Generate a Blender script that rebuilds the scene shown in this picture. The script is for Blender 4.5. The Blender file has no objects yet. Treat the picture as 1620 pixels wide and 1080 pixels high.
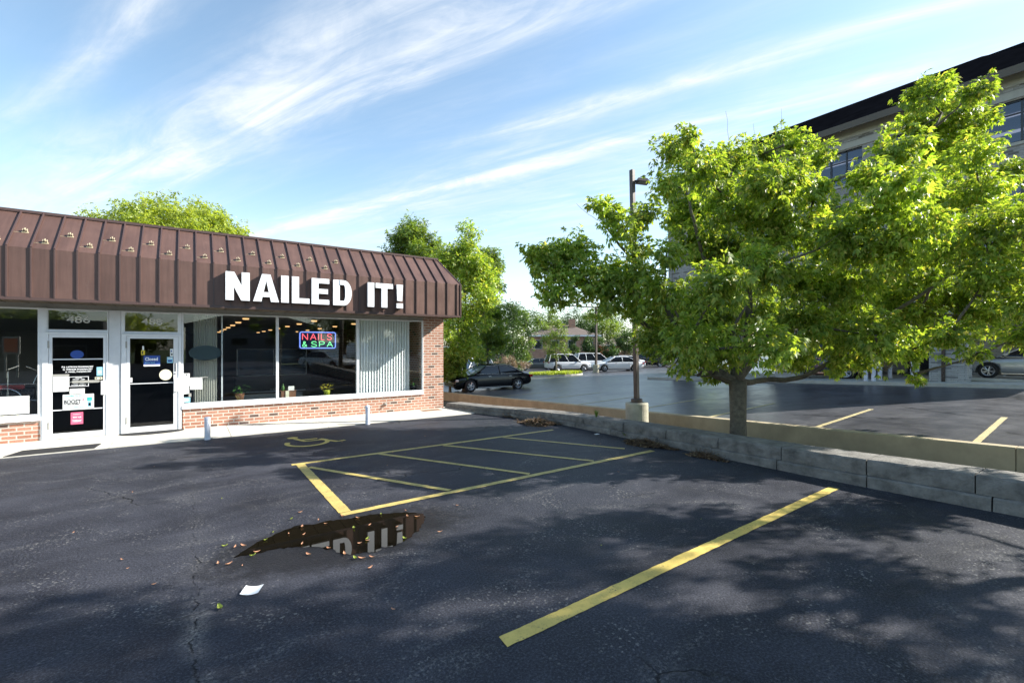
import bpy, bmesh, math, random
import numpy as np
from mathutils import Vector, Matrix
random.seed(7)
PI = math.pi
S = bpy.context.scene
C = S.collection

# ---------------------------------------------------------------- camera, sky, sun
CAM_H = 1.85
cd = bpy.data.cameras.new('camera'); cam = bpy.data.objects.new('camera', cd); C.objects.link(cam)
cam.location = (0, 0, CAM_H); cam.rotation_euler = (math.radians(90), 0, math.radians(-34.7))
cd.lens = 16.333; cd.sensor_width = 36; cd.shift_y = 8/1620; cd.clip_start = 0.05; cd.clip_end = 3000
S.camera = cam
S.view_settings.view_transform = 'Standard'; S.view_settings.look = 'None'
S.view_settings.exposure = 1.25; S.view_settings.gamma = 1
SUN_AZ = Vector((0.906, -0.423)); SUN_EL = math.radians(33)
w = bpy.data.worlds.new('World'); S.world = w; w.use_nodes = True
def build_sky():
    nt = w.node_tree; N = nt.nodes; L = nt.links; N.clear()
    out = N.new('ShaderNodeOutputWorld'); bg = N.new('ShaderNodeBackground'); bg.inputs[1].default_value = 0.105
    sky = N.new('ShaderNodeTexSky'); sky.sky_type = 'NISHITA'; sky.sun_disc = False
    sky.sun_elevation = SUN_EL; sky.sun_rotation = math.radians(115); sky.altitude = 200; sky.air_density = 1.0
    sky.dust_density = 0.3; sky.ozone_density = 1.6
    tc = N.new('ShaderNodeTexCoord'); sep = N.new('ShaderNodeSeparateXYZ'); L.new(tc.outputs['Generated'], sep.inputs[0])
    def m(op, a, b=None, c=None):
        n = N.new('ShaderNodeMath'); n.operation = op
        for i, v in enumerate((a, b, c)):
            if v is None: continue
            if isinstance(v, (int, float)): n.inputs[i].default_value = v
            else: L.new(v, n.inputs[i])
        return n.outputs[0]
    zz = m('ADD', m('MAXIMUM', sep.outputs[2], 0.0), 0.06)
    px = m('DIVIDE', sep.outputs[0], zz); py = m('DIVIDE', sep.outputs[1], zz)
    a = math.radians(100.7); ca, sa = math.cos(a), math.sin(a)
    u = m('ADD', m('MULTIPLY', px, ca), m('MULTIPLY', py, sa))        # along the wind streaks
    v = m('ADD', m('MULTIPLY', px, -sa), m('MULTIPLY', py, ca))       # across them
    def noise(su, sv, scale, det, dist, off, rough=0.55):
        cb = N.new('ShaderNodeCombineXYZ'); L.new(m('MULTIPLY', u, su), cb.inputs[0]); L.new(m('MULTIPLY', v, sv), cb.inputs[1]); cb.inputs[2].default_value = off
        n = N.new('ShaderNodeTexNoise'); n.inputs['Scale'].default_value = scale; n.inputs['Detail'].default_value = det
        n.inputs['Roughness'].default_value = rough; n.inputs['Distortion'].default_value = dist; L.new(cb.outputs[0], n.inputs['Vector']); return n.outputs[0]
    def ramp(x, lo, hi):
        n = N.new('ShaderNodeMapRange'); n.interpolation_type = 'SMOOTHSTEP'; L.new(x, n.inputs[0]); n.inputs[1].default_value = lo; n.inputs[2].default_value = hi; return n.outputs[0]
    v = m('SUBTRACT', v, m('MULTIPLY', u, 0.27))                         # across the cirrus bands
    warp = m('SUBTRACT', noise(0.5, 1.2, 1.0, 4, 0.3, 2.2), 0.5)
    vw = m('ADD', v, m('MULTIPLY', warp, 0.22))
    def bnd(c, wd, amp, lo=-1.0, hi=9.0):
        d = m('DIVIDE', m('SUBTRACT', vw, c), wd); g = m('MULTIPLY', m('EXPONENT', m('MULTIPLY', m('MULTIPLY', d, d), -1.0)), amp)
        return m('MULTIPLY', g, m('MULTIPLY', ramp(u, lo-.3, lo+.3), ramp(u, hi+.4, hi-.4)))
    dens = bnd(-1.10, .17, 1.0)
    for q in (bnd(-.90, .10, .5), bnd(-1.25, .05, .35), bnd(-2.0, .075, 1.0), bnd(-2.12, .25, .5), bnd(-1.68, .05, .75, -1, 1.5), bnd(-1.72, .14, .3, -1, 2.0), bnd(-.60, .06, .75, 1.3, 2.6), bnd(-.74, .10, .3, 2.4, 9), bnd(-2.7, .5, .55), bnd(-.25, .2, .12), bnd(-1.45, .08, .18), bnd(-1.85, .05, .3, 1.2, 9)): dens = m('ADD', dens, q)
    fine = ramp(noise(0.9, 5.0, 1.3, 11, 0.9, 5.1, 0.66), 0.30, 0.72)
    puff = ramp(noise(1.1, 2.2, 1.6, 9, 0.8, 9.3, 0.62), 0.30, 0.66)
    wisp = ramp(noise(0.35, 3.0, 1.0, 8, 0.8, 1.7, 0.62), 0.48, 0.78)
    cl = m('MULTIPLY', dens, m('MULTIPLY', m('MULTIPLY_ADD', fine, 0.75, 0.25), m('MULTIPLY_ADD', puff, 0.65, 0.35)))
    cl = m('ADD', cl, m('MULTIPLY', wisp, 0.13))
    veil = ramp(sep.outputs[2], 0.40, 0.02)
    cl = m('MINIMUM', m('ADD', m('MULTIPLY', cl, 1.05), m('ADD', m('MULTIPLY', m('MULTIPLY', veil, veil), 0.5), 0.0)), 0.94)
    tint = N.new('ShaderNodeMix'); tint.data_type = 'RGBA'; tint.blend_type = 'MULTIPLY'; tint.inputs[0].default_value = 1; L.new(sky.outputs[0], tint.inputs[6]); tint.inputs[7].default_value = (1.25, 1.26, 1.13, 1)
    mx = N.new('ShaderNodeMix'); mx.data_type = 'RGBA'; L.new(cl, mx.inputs[0]); L.new(tint.outputs[2], mx.inputs[6]); mx.inputs[7].default_value = (4.3, 4.5, 4.7, 1)
    L.new(mx.outputs[2], bg.inputs[0]); L.new(bg.outputs[0], out.inputs[0])
build_sky()
sd = bpy.data.lights.new('sun', 'SUN'); so = bpy.data.objects.new('sun', sd); C.objects.link(so)
sd.energy = 5.0; sd.angle = math.radians(0.55); sd.color = (1, 0.955, 0.87)
sv = Vector((SUN_AZ.x*math.cos(SUN_EL), SUN_AZ.y*math.cos(SUN_EL), math.sin(SUN_EL)))
so.rotation_euler = sv.to_track_quat('Z', 'Y').to_euler(); so.location = (20, -10, 30)

# ---------------------------------------------------------------- helpers
TH = math.radians(55.3); FW = Vector((math.cos(TH), math.sin(TH))); RT = Vector((math.sin(TH), -math.cos(TH)))
def at(px, t):                       # ground position at distance t, seen along bearing px
    p = FW*t + RT*((px-810)/735*t); return p.x, p.y
def pt(px, py, t):
    x, y = at(px, t); return Vector((x, y, CAM_H-(py-548)/735*t))
def lotz(x, y): return -0.035+0.018*x-0.037*y

class MB:
    def __init__(s): s.v = []; s.f = []; s.smooth = False
    def add(s, vs, fs):
        o = len(s.v); s.v += [tuple(v) for v in vs]; s.f += [tuple(i+o for i in f) for f in fs]; return s
    def box(s, x0, x1, y0, y1, z0, z1, M=None):
        vs = [Vector((x, y, z)) for z in (z0, z1) for y in (y0, y1) for x in (x0, x1)]
        if M: vs = [M @ v for v in vs]
        return s.add(vs, [(0, 2, 3, 1), (4, 5, 7, 6), (0, 1, 5, 4), (2, 6, 7, 3), (0, 4, 6, 2), (1, 3, 7, 5)])
    def prism(s, poly, a, b, axis='z'):     # poly of 2D points, extruded along axis from a to b
        n = len(poly)
        def P(p, h):
            return (p[0], p[1], h) if axis == 'z' else ((p[0], h, p[1]) if axis == 'y' else (h, p[0], p[1]))
        vs = [P(p, a) for p in poly]+[P(p, b) for p in poly]
        return s.add(vs, [tuple(range(n))[::-1], tuple(range(n, 2*n))]+[(i, (i+1) % n, n+(i+1) % n, n+i) for i in range(n)])
    def tube(s, pts, rad, n=8, caps=True):
        pts = [Vector(p) for p in pts]
        if isinstance(rad, (int, float)): rad = [rad]*len(pts)
        vs = []; fs = []; up = None
        for i, p in enumerate(pts):
            d = (pts[min(i+1, len(pts)-1)]-pts[max(i-1, 0)]).normalized()
            if up is None: up = Vector((0, 0, 1)) if abs(d.z) < 0.9 else Vector((1, 0, 0))
            a = d.cross(up).normalized(); b = a.cross(d); up = b
            for k in range(n):
                q = 2*PI*k/n; vs.append(p+(a*math.cos(q)+b*math.sin(q))*rad[i])
        for i in range(len(pts)-1):
            for k in range(n):
                fs.append((i*n+k, i*n+(k+1) % n, (i+1)*n+(k+1) % n, (i+1)*n+k))
        if caps: fs += [tuple(range(n))[::-1], tuple(range((len(pts)-1)*n, len(pts)*n))]
        return s.add(vs, fs)
    def lathe(s, prof, n=24, M=None):       # prof (r, z)
        vs = []; fs = []
        for r, z in prof:
            for k in range(n):
                v = Vector((r*math.cos(2*PI*k/n), r*math.sin(2*PI*k/n), z)); vs.append(M @ v if M else v)
        for i in range(len(prof)-1):
            for k in range(n): fs.append((i*n+k, i*n+(k+1) % n, (i+1)*n+(k+1) % n, (i+1)*n+k))
        return s.add(vs, fs)
    def grid(s, xs, ys, zf):
        vs = [(x, y, zf(x, y)) for y in ys for x in xs]; n = len(xs)
        return s.add(vs, [(j*n+i, j*n+i+1, (j+1)*n+i+1, (j+1)*n+i) for j in range(len(ys)-1) for i in range(n-1)])
    def ribbon(s, pts, wd, z=0.0, closed=False):
        n = len(pts); P = [Vector(p[:2]) for p in pts]; vs = []
        for i in range(n):
            a = P[(i-1) % n] if (closed or i > 0) else P[i]; b = P[(i+1) % n] if (closed or i < n-1) else P[i]
            d = (b-a).normalized(); nn = Vector((-d.y, d.x))*wd/2
            zz = z(P[i].x, P[i].y) if callable(z) else z
            vs += [(*(P[i]+nn), zz), (*(P[i]-nn), zz)]
        return s.add(vs, [(2*i, 2*i+1, (2*i+3) % (2*n), (2*i+2) % (2*n)) for i in range(n if closed else n-1)])
    def build(s, name, m, parent=None, smooth=False, bevel=0, loc=None, autosmooth=None):
        me = bpy.data.meshes.new(name); me.from_pydata(s.v, [], s.f); me.update()
        if bevel or True:
            bm = bmesh.new(); bm.from_mesh(me); bmesh.ops.recalc_face_normals(bm, faces=bm.faces) if not getattr(s, 'keepn', False) else None
            if bevel: bmesh.ops.bevel(bm, geom=bm.edges[:], offset=bevel, segments=2, affect='EDGES', clamp_overlap=True)
            bm.to_mesh(me); bm.free()
        if smooth: me.polygons.foreach_set('use_smooth', [True]*len(me.polygons))
        o = bpy.data.objects.new(name, me); C.objects.link(o)
        if m is not None:
            for mm in (m if isinstance(m, (list, tuple)) else [m]): me.materials.append(mm)
        if loc: o.location = loc
        if parent: o.parent = parent
        return o
def up(mb): mb.keepn = True; return mb
def tag(o, label=None, cat=None, group=None, kind=None):
    if label: o['label'] = label
    if cat: o['category'] = cat
    if group: o['group'] = group
    if kind: o['kind'] = kind
    return o
def empty(name, loc=(0, 0, 0), rz=0, **k):
    o = bpy.data.objects.new(name, None); C.objects.link(o); o.location = loc; o.rotation_euler = (0, 0, rz); o.empty_display_size = 0.2
    return tag(o, **k)
def copy_tree(o, parent=None):
    c = o.copy(); C.objects.link(c); c.parent = parent
    for ch in list(o.children): copy_tree(ch, c)
    return c
def text_mesh(name, s, m, x0, x1, z0, z1, y, parent=None, depth=0.003, bold=0.0, face=None):
    cu = bpy.data.curves.new(name, 'FONT'); cu.body = s; cu.offset = bold; cu.resolution_u = 3; cu.align_x = 'LEFT'
    to = bpy.data.objects.new(name, cu); C.objects.link(to); bpy.context.view_layer.update()
    me = bpy.data.meshes.new_from_object(to.evaluated_get(bpy.context.evaluated_depsgraph_get()))
    bpy.data.objects.remove(to); bpy.data.curves.remove(cu)
    n = len(me.vertices); co = np.zeros(n*3); me.vertices.foreach_get('co', co); co = co.reshape(-1, 3)
    mn, mxx = co.min(0), co.max(0); u = (co[:, 0]-mn[0])/(mxx[0]-mn[0]); v = (co[:, 1]-mn[1])/(mxx[1]-mn[1])
    out = np.stack([x0+u*(x1-x0), np.full(n, y-depth), z0+v*(z1-z0)], 1)
    me.vertices.foreach_set('co', out.ravel()); me.update(); me.name = name
    o = bpy.data.objects.new(name, me); C.objects.link(o); me.materials.clear(); me.materials.append(m)
    if parent: o.parent = parent
    return o

# ---------------------------------------------------------------- materials
def mat(name, col=(.5, .5, .5), rough=0.6, metal=0.0, spec=0.5, emit=None, es=1.0, coat=0.0, var=0.0, vscale=3.0, bump=0.0, bscale=60.0, cols=None):
    m = bpy.data.materials.new(name); m.use_nodes = True; nt = m.node_tree; N = nt.nodes; L = nt.links
    b = N['Principled BSDF']; b.inputs['Base Color'].default_value = (*col, 1); b.inputs['Roughness'].default_value = rough
    b.inputs['Metallic'].default_value = metal; b.inputs['Specular IOR Level'].default_value = spec
    if coat: b.inputs['Coat Weight'].default_value = coat; b.inputs['Coat Roughness'].default_value = 0.03
    if emit: b.inputs['Emission Color'].default_value = (*emit, 1); b.inputs['Emission Strength'].default_value = es
    if var or bump:
        tc = N.new('ShaderNodeTexCoord')
        if var:
            n = N.new('ShaderNodeTexNoise'); n.inputs['Scale'].default_value = vscale; n.inputs['Detail'].default_value = 8; n.inputs['Roughness'].default_value = 0.65
            L.new(tc.outputs['Object'], n.inputs['Vector'])
            mr = N.new('ShaderNodeMapRange'); mr.inputs[1].default_value = .3; mr.inputs[2].default_value = .7; mr.inputs[3].default_value = 1-var; mr.inputs[4].default_value = 1+var
            L.new(n.outputs[0], mr.inputs[0]); vm = N.new('ShaderNodeVectorMath'); vm.operation = 'SCALE'; vm.inputs[0].default_value = col; L.new(mr.outputs[0], vm.inputs['Scale'])
            L.new(vm.outputs[0], b.inputs['Base Color'])
        if bump:
            n2 = N.new('ShaderNodeTexNoise'); n2.inputs['Scale'].default_value = bscale; n2.inputs['Detail'].default_value = 5; L.new(tc.outputs['Object'], n2.inputs['Vector'])
            bp = N.new('ShaderNodeBump'); bp.inputs['Strength'].default_value = bump; bp.inputs['Distance'].default_value = 0.01; L.new(n2.outputs[0], bp.inputs['Height']); L.new(bp.outputs[0], b.inputs['Normal'])
    return m
class NB:                                # small node helper
    def __init__(s, m):
        s.nt = m.node_tree; s.N = s.nt.nodes; s.L = s.nt.links; s.b = s.N['Principled BSDF']; s.tc = s.N.new('ShaderNodeTexCoord')
        s.obj = s.tc.outputs['Object']
    def math(s, op, a, b=None, c=None, clamp=False):
        n = s.N.new('ShaderNodeMath'); n.operation = op; n.use_clamp = clamp
        for i, v in enumerate((a, b, c)):
            if v is None: continue
            if isinstance(v, (int, float)): n.inputs[i].default_value = v
            else: s.L.new(v, n.inputs[i])
        return n.outputs[0]
    def noise(s, scale, det=4, rough=.5, dist=0, vec=None, mapping=None):
        n = s.N.new('ShaderNodeTexNoise'); n.inputs['Scale'].default_value = scale; n.inputs['Detail'].default_value = det; n.inputs['Roughness'].default_value = rough; n.inputs['Distortion'].default_value = dist
        s.L.new(vec or s.obj, n.inputs['Vector']); return n.outputs[0]
    def vscale(s, vec, sc):
        n = s.N.new('ShaderNodeMapping'); n.inputs['Scale'].default_value = sc; s.L.new(vec, n.inputs['Vector']); return n.outputs[0]
    def mr(s, x, a, b, c=0, d=1, smooth=False):
        n = s.N.new('ShaderNodeMapRange'); s.L.new(x, n.inputs[0])
        for i, v in enumerate((a, b, c, d)): n.inputs[i+1].default_value = v
        if smooth: n.interpolation_type = 'SMOOTHSTEP'
        return n.outputs[0]
    def mix(s, f, a, b):
        n = s.N.new('ShaderNodeMix'); n.data_type = 'RGBA'
        for i, v in ((0, f), (6, a), (7, b)):
            if isinstance(v, (int, float)): n.inputs[i].default_value = v
            elif isinstance(v, tuple): n.inputs[i].default_value = (*v, 1)
            else: s.L.new(v, n.inputs[i])
        return n.outputs[2]
    def vor(s, scale, feat='F1', vec=None, out=0):
        n = s.N.new('ShaderNodeTexVoronoi'); n.feature = feat; n.inputs['Scale'].default_value = scale; s.L.new(vec or s.obj, n.inputs['Vector']); return n.outputs[out]
    def bump(s, h, st, dist=0.01):
        n = s.N.new('ShaderNodeBump'); n.inputs['Strength'].default_value = st; n.inputs['Distance'].default_value = dist; s.L.new(h, n.inputs['Height']); s.L.new(n.outputs[0], s.b.inputs['Normal'])
    def set(s, k, v):
        if isinstance(v, (int, float)): s.b.inputs[k].default_value = v
        else: s.L.new(v, s.b.inputs[k])

def asphalt(name, dark, light, rlo, rhi, crack=(.10, .095, .09), crack_amt=0.6, wet=False, cscale=0.42, dent=1.0):
    m = mat(name); n = NB(m); o = n.obj; k_ = 1.0 if wet else .5
    sx = n.N.new('ShaderNodeSeparateXYZ'); n.L.new(o, sx.inputs[0]); X, Y = sx.outputs[0], sx.outputs[1]
    big = n.noise(0.35, 6, .6); mid = n.noise(2.2, 6, .62); fine = n.noise(170, 3, .7); grit = n.noise(62, 4, .72)
    base = n.mix(n.mr(n.math('ADD', n.math('MULTIPLY', big, .6), n.math('MULTIPLY', mid, .4)), .36, .64, smooth=True), dark, light)
    base = n.mix(n.mr(grit, .50, .70, 0, .75*k_), base, tuple(c*2.4 for c in light))
    base = n.mix(n.mr(grit, .46, .30, 0, .8*k_), base, (.004, .004, .005))
    base = n.mix(n.mr(fine, .5, .75, 0, .5), base, tuple(c*2.6 for c in light))
    # scattered pale aggregate, denser in patches
    agg = n.vor(70, 'F1', out=1); sp = n.N.new('ShaderNodeSeparateColor'); n.L.new(agg, sp.inputs[0])
    speck = n.math('MULTIPLY', n.mr(sp.outputs[0], .90, .97), n.mr(n.noise(1.6, 6, .7), .47, .66))
    base = n.mix(n.math('MULTIPLY', speck, .65), base, (.30, .29, .27))
    # scuff arcs: contour lines of a slow noise, broken up by grain
    for (c, sc, off) in ((.50, .30, 0), (.56, .24, 3.7), (.45, .42, 8.1)):
        q = n.N.new('ShaderNodeTexNoise'); q.inputs['Scale'].default_value = sc; q.inputs['Detail'].default_value = 1.2; mp = n.N.new('ShaderNodeMapping'); mp.inputs['Location'].default_value = (off, off*1.3, 0); mp.inputs['Scale'].default_value = (.55, 1.5, 1); n.L.new(o, mp.inputs['Vector']); n.L.new(mp.outputs[0], q.inputs['Vector'])
        d = n.math('ABSOLUTE', n.math('SUBTRACT', q.outputs[0], c))
        ln = n.math('MULTIPLY', n.mr(d, .0, .010, 1, 0), n.math('MULTIPLY', n.mr(n.noise(38, 5, .8), .50, .66), n.mr(n.noise(.9, 3, .5), .46, .58)))
        base = n.mix(n.math('MULTIPLY', ln, .7*k_), base, (.26, .25, .235))
    # cracks
    wv = n.N.new('ShaderNodeVectorMath'); wv.operation = 'ADD'; nz = n.N.new('ShaderNodeTexNoise'); nz.inputs['Scale'].default_value = 2.4; nz.inputs['Detail'].default_value = 7; n.L.new(o, nz.inputs['Vector'])
    sc = n.N.new('ShaderNodeVectorMath'); sc.operation = 'SCALE'; sc.inputs['Scale'].default_value = 0.55; n.L.new(nz.outputs[1], sc.inputs[0]); n.L.new(o, wv.inputs[0]); n.L.new(sc.outputs[0], wv.inputs[1])
    e = n.vor(cscale, 'DISTANCE_TO_EDGE', wv.outputs[0])
    msk = n.mr(n.noise(0.5, 3, .5), .52 if wet else .47, .60 if wet else .56)
    line = n.math('MULTIPLY', n.mr(e, .002 if wet else .0035, .006 if wet else .012, 1, 0), msk)
    halo = n.math('MULTIPLY', n.mr(e, .0, .05, 1, 0), n.math('MULTIPLY', msk, n.mr(n.noise(9, 5, .7), .42, .68)))
    if wet:                                # the long crack running towards the pavement
        wob = n.N.new('ShaderNodeTexNoise'); wob.noise_dimensions = '1D'; wob.inputs['Scale'].default_value = 1.6; wob.inputs['Detail'].default_value = 8; wob.inputs['Roughness'].default_value = .68; n.L.new(Y, wob.inputs['W'])
        dx = n.math('ABSOLUTE', n.math('SUBTRACT', X, n.math('ADD', .03, n.math('MULTIPLY', n.math('SUBTRACT', wob.outputs[0], .5), .22))))
        br = n.math('MULTIPLY', n.mr(n.noise(7, 5, .7), .42, .54), n.mr(Y, 5.5, 4.5, .45, 1))
        l2_ = n.math('MULTIPLY', n.mr(dx, .002, .009, 1, 0), n.math('MULTIPLY', br, n.mr(Y, 8.6, 7.2)))
        h2 = n.math('MULTIPLY', n.math('MULTIPLY', n.mr(dx, .0, .13, 1, 0, True), n.mr(n.noise(50, 5, .8), .44, .62)), n.math('MULTIPLY', n.mr(n.noise(1.3, 4, .6), .40, .60), n.mr(Y, 4.9, 4.1, .12, 1)))
        base = n.mix(n.math('MULTIPLY', h2, .9), base, (.30, .29, .27))
        line = n.math('MAXIMUM', line, l2_)
    base = n.mix(n.math('MULTIPLY', halo, crack_amt*.6), base, crack)
    base = n.mix(n.math('MULTIPLY', line, .9), base, (.004, .004, .005))
    if not wet:
        base = n.mix(n.mr(n.noise(3, 7, .7, .5, n.vscale(o, (.5, 2.2, 1))), .56, .74, 0, .3), base, (.10, .10, .10))
    # soft oil and tyre darkening
    base = n.mix(n.mr(n.noise(.8, 5, .55, .4, n.vscale(o, (.5, 1.6, 1))), .50, .70, 0, .45), base, tuple(c*.55 for c in dark))
    rough = n.mr(n.math('ADD', n.math('MULTIPLY', mid, .5), n.math('MULTIPLY', big, .5)), .36, .64, rlo, rhi)
    h = n.math('ADD', n.math('MULTIPLY', grit, 1.1*dent), n.math('MULTIPLY', n.noise(30, 4, .6), 1.0*dent))
    h = n.math('SUBTRACT', h, n.math('MULTIPLY', line, 1.5))
    if wet:
        dx = n.math('DIVIDE', n.math('SUBTRACT', X, 1.25), 1.3); dy = n.math('DIVIDE', n.math('SUBTRACT', Y, 4.62), .66)
        r = n.math('SQRT', n.math('ADD', n.math('MULTIPLY', dx, dx), n.math('MULTIPLY', dy, dy)))
        r = n.math('ADD', r, n.math('MULTIPLY', n.math('SUBTRACT', n.noise(6, 8, .7), .5), 1.0))
        damp = n.mr(r, .66, 1.16, 1, 0, True)
        base = n.mix(n.math('MULTIPLY', damp, .72), base, (.006, .0055, .005))
        rough = n.math('SUBTRACT', rough, n.math('MULTIPLY', damp, .16))
    n.L.new(base, n.b.inputs['Base Color']); n.set('Roughness', rough); n.set('Specular IOR Level', .36 if not wet else .12); n.bump(h, .6 if wet else .05, .006)
    return m
def bricks(name, cmain, clight, cdark, mortar, bw=.21, rh=.076, ms=.011, darkfrac=.08, mortar_smooth=.1, bumpst=.5, rough=.85):
    m = mat(name); n = NB(m); sx = n.N.new('ShaderNodeSeparateXYZ'); n.L.new(n.obj, sx.inputs[0])
    cb = n.N.new('ShaderNodeCombineXYZ'); n.L.new(n.math('ADD', sx.outputs[0], sx.outputs[1]), cb.inputs[0]); n.L.new(sx.outputs[2], cb.inputs[1])
    bt = n.N.new('ShaderNodeTexBrick'); n.L.new(cb.outputs[0], bt.inputs['Vector']); bt.inputs['Scale'].default_value = 1; bt.inputs['Brick Width'].default_value = bw; bt.inputs['Row Height'].default_value = rh
    bt.inputs['Mortar Size'].default_value = ms; bt.inputs['Mortar Smooth'].default_value = mortar_smooth; bt.inputs['Color1'].default_value = (0, 0, 0, 1); bt.inputs['Color2'].default_value = (1, 1, 1, 1); bt.inputs['Mortar'].default_value = (.5, .5, .5, 1)
    v = bt.outputs['Color']
    col = n.mix(n.mr(v, 0, 1), cmain, clight)
    col = n.mix(n.mr(v, darkfrac-.015, darkfrac, 1, 0), col, cdark)
    g = n.mr(n.noise(34, 6, .7), .3, .7, .72, 1.2); vm = n.N.new('ShaderNodeVectorMath'); vm.operation = 'SCALE'; n.L.new(col, vm.inputs[0]); n.L.new(g, vm.inputs['Scale'])
    col = n.mix(bt.outputs['Fac'], vm.outputs[0], mortar)
    d = n.mr(n.noise(1.6, 6, .65), .35, .7, .82, 1.1); vm2 = n.N.new('ShaderNodeVectorMath'); vm2.operation = 'SCALE'; n.L.new(col, vm2.inputs[0]); n.L.new(d, vm2.inputs['Scale'])
    n.L.new(vm2.outputs[0], n.b.inputs['Base Color']); n.set('Roughness', rough)
    n.bump(n.math('ADD', n.math('MULTIPLY', bt.outputs['Fac'], -1), n.math('MULTIPLY', n.noise(60, 5, .6), .3)), bumpst, .006)
    return m
def paint_line(name, col, wear=.5, under=(.045, .045, .05)):
    m = mat(name); n = NB(m)
    a = n.noise(48, 8, .85); b = n.noise(7, 5, .6)
    k = n.math('ADD', n.math('MULTIPLY', a, .7), n.math('MULTIPLY', b, .3))
    c = n.mix(n.mr(n.noise(3, 6, .6), .3, .7), col, tuple(x*.72 for x in col))
    c = n.mix(n.mr(n.noise(11, 7, .8), .50, .72, 0, .75), c, tuple(x*.40 for x in col))
    n.L.new(n.mix(n.mr(k, wear, wear+.07), c, under), n.b.inputs['Base Color']); n.set('Roughness', .62); n.bump(n.noise(150, 3, .6), .35, .004)
    return m
def leaf_mat(name, c1, c2, c3=None, trans=.5, rough=.45):
    m = bpy.data.materials.new(name); m.use_nodes = True; nt = m.node_tree; N = nt.nodes; L = nt.links; b = N['Principled BSDF']; out = N['Material Output']
    g = N.new('ShaderNodeNewGeometry'); r = N.new('ShaderNodeValToRGB'); L.new(g.outputs['Random Per Island'], r.inputs[0])
    r.color_ramp.elements[0].color = (*c1, 1); r.color_ramp.elements[1].color = (*c2, 1); r.color_ramp.elements[1].position = .85
    if c3: e = r.color_ramp.elements.new(.985); e.color = (*c3, 1)
    tc = N.new('ShaderNodeTexCoord'); n = N.new('ShaderNodeTexNoise'); n.inputs['Scale'].default_value = .9; n.inputs['Detail'].default_value = 3; L.new(tc.outputs['Object'], n.inputs['Vector'])
    mr = N.new('ShaderNodeMapRange'); mr.inputs[1].default_value = .35; mr.inputs[2].default_value = .65; mr.inputs[3].default_value = .78; mr.inputs[4].default_value = 1.2; L.new(n.outputs[0], mr.inputs[0])
    vm = N.new('ShaderNodeVectorMath'); vm.operation = 'SCALE'; L.new(r.outputs[0], vm.inputs[0]); L.new(mr.outputs[0], vm.inputs['Scale'])
    L.new(vm.outputs[0], b.inputs['Base Color']); b.inputs['Roughness'].default_value = rough; b.inputs['Specular IOR Level'].default_value = .5
    t = N.new('ShaderNodeBsdfTranslucent'); vm2 = N.new('ShaderNodeVectorMath'); vm2.operation = 'MULTIPLY'; vm2.inputs[1].default_value = (1.6, 1.55, .5); L.new(vm.outputs[0], vm2.inputs[0]); L.new(vm2.outputs[0], t.inputs[0])
    mx = N.new('ShaderNodeMixShader'); mx.inputs[0].default_value = trans; L.new(b.outputs[0], mx.inputs[1]); L.new(t.outputs[0], mx.inputs[2]); L.new(mx.outputs[0], out.inputs[0])
    return m
def glass_mat(name, tint=(.62, .66, .66), refl=1.0, ior=1.55):
    m = bpy.data.materials.new(name); m.use_nodes = True; nt = m.node_tree; N = nt.nodes; L = nt.links; N.remove(N['Principled BSDF']); out = N['Material Output']
    gm_ = N.new('ShaderNodeNewGeometry'); dt = N.new('ShaderNodeVectorMath'); dt.operation = 'DOT_PRODUCT'; L.new(gm_.outputs['Normal'], dt.inputs[0]); L.new(gm_.outputs['Incoming'], dt.inputs[1])
    def mm_(op, a, b=None, c=None, cl=False):
        q = N.new('ShaderNodeMath'); q.operation = op; q.use_clamp = cl
        for i, v in enumerate((a, b, c)):
            if v is None: continue
            if isinstance(v, (int, float)): q.inputs[i].default_value = v
            else: L.new(v, q.inputs[i])
        return q.outputs[0]
    f5 = mm_('POWER', mm_('SUBTRACT', 1.0, mm_('ABSOLUTE', dt.outputs['Value']), cl=True), 5.0)
    class _m: outputs = [mm_('MULTIPLY', mm_('MULTIPLY_ADD', f5, .94, .06), refl, cl=True)]
    mu = _m
    t = N.new('ShaderNodeBsdfTransparent'); t.inputs[0].default_value = (*tint, 1); g = N.new('ShaderNodeBsdfGlossy'); g.inputs['Roughness'].default_value = 0; g.inputs[0].default_value = (.95, .97, 1, 1)
    mx = N.new('ShaderNodeMixShader'); L.new(mu.outputs[0], mx.inputs[0]); L.new(t.outputs[0], mx.inputs[1]); L.new(g.outputs[0], mx.inputs[2]); L.new(mx.outputs[0], out.inputs[0])
    return m

M = {}
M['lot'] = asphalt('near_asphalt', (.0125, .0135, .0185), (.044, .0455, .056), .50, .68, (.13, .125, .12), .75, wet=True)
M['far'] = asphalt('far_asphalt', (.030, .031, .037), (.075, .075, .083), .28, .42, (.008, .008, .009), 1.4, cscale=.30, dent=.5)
M['yellow'] = paint_line('yellow_paint', (.74, .54, .13), .555)
M['yellow_old'] = paint_line('old_yellow_paint', (.60, .46, .14), .54)
M['cream_line'] = paint_line('worn_cream_paint', (.54, .45, .22), .53)
M['walk'] = mat('sidewalk_concrete', (.56, .53, .46), .85, var=.16, vscale=3.5, bump=.25, bscale=120)
M['conc'] = mat('pale_concrete', (.44, .43, .38), .85, var=.16, vscale=2.2, bump=.3, bscale=60)
M['beige'] = mat('beige_concrete', (.40, .33, .21), .85, var=.2, vscale=1.8, bump=.2, bscale=40)
M['block'] = mat('old_grey_block', (.16, .15, .135), .9, var=.5, vscale=5, bump=1.0, bscale=38)
M['base'] = mat('lamp_base_concrete', (.42, .39, .30), .9, var=.22, vscale=4, bump=.5, bscale=60)
M['soil'] = mat('planting_soil', (.07, .06, .035), .95, var=.4, vscale=3, bump=.8, bscale=20)
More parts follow.
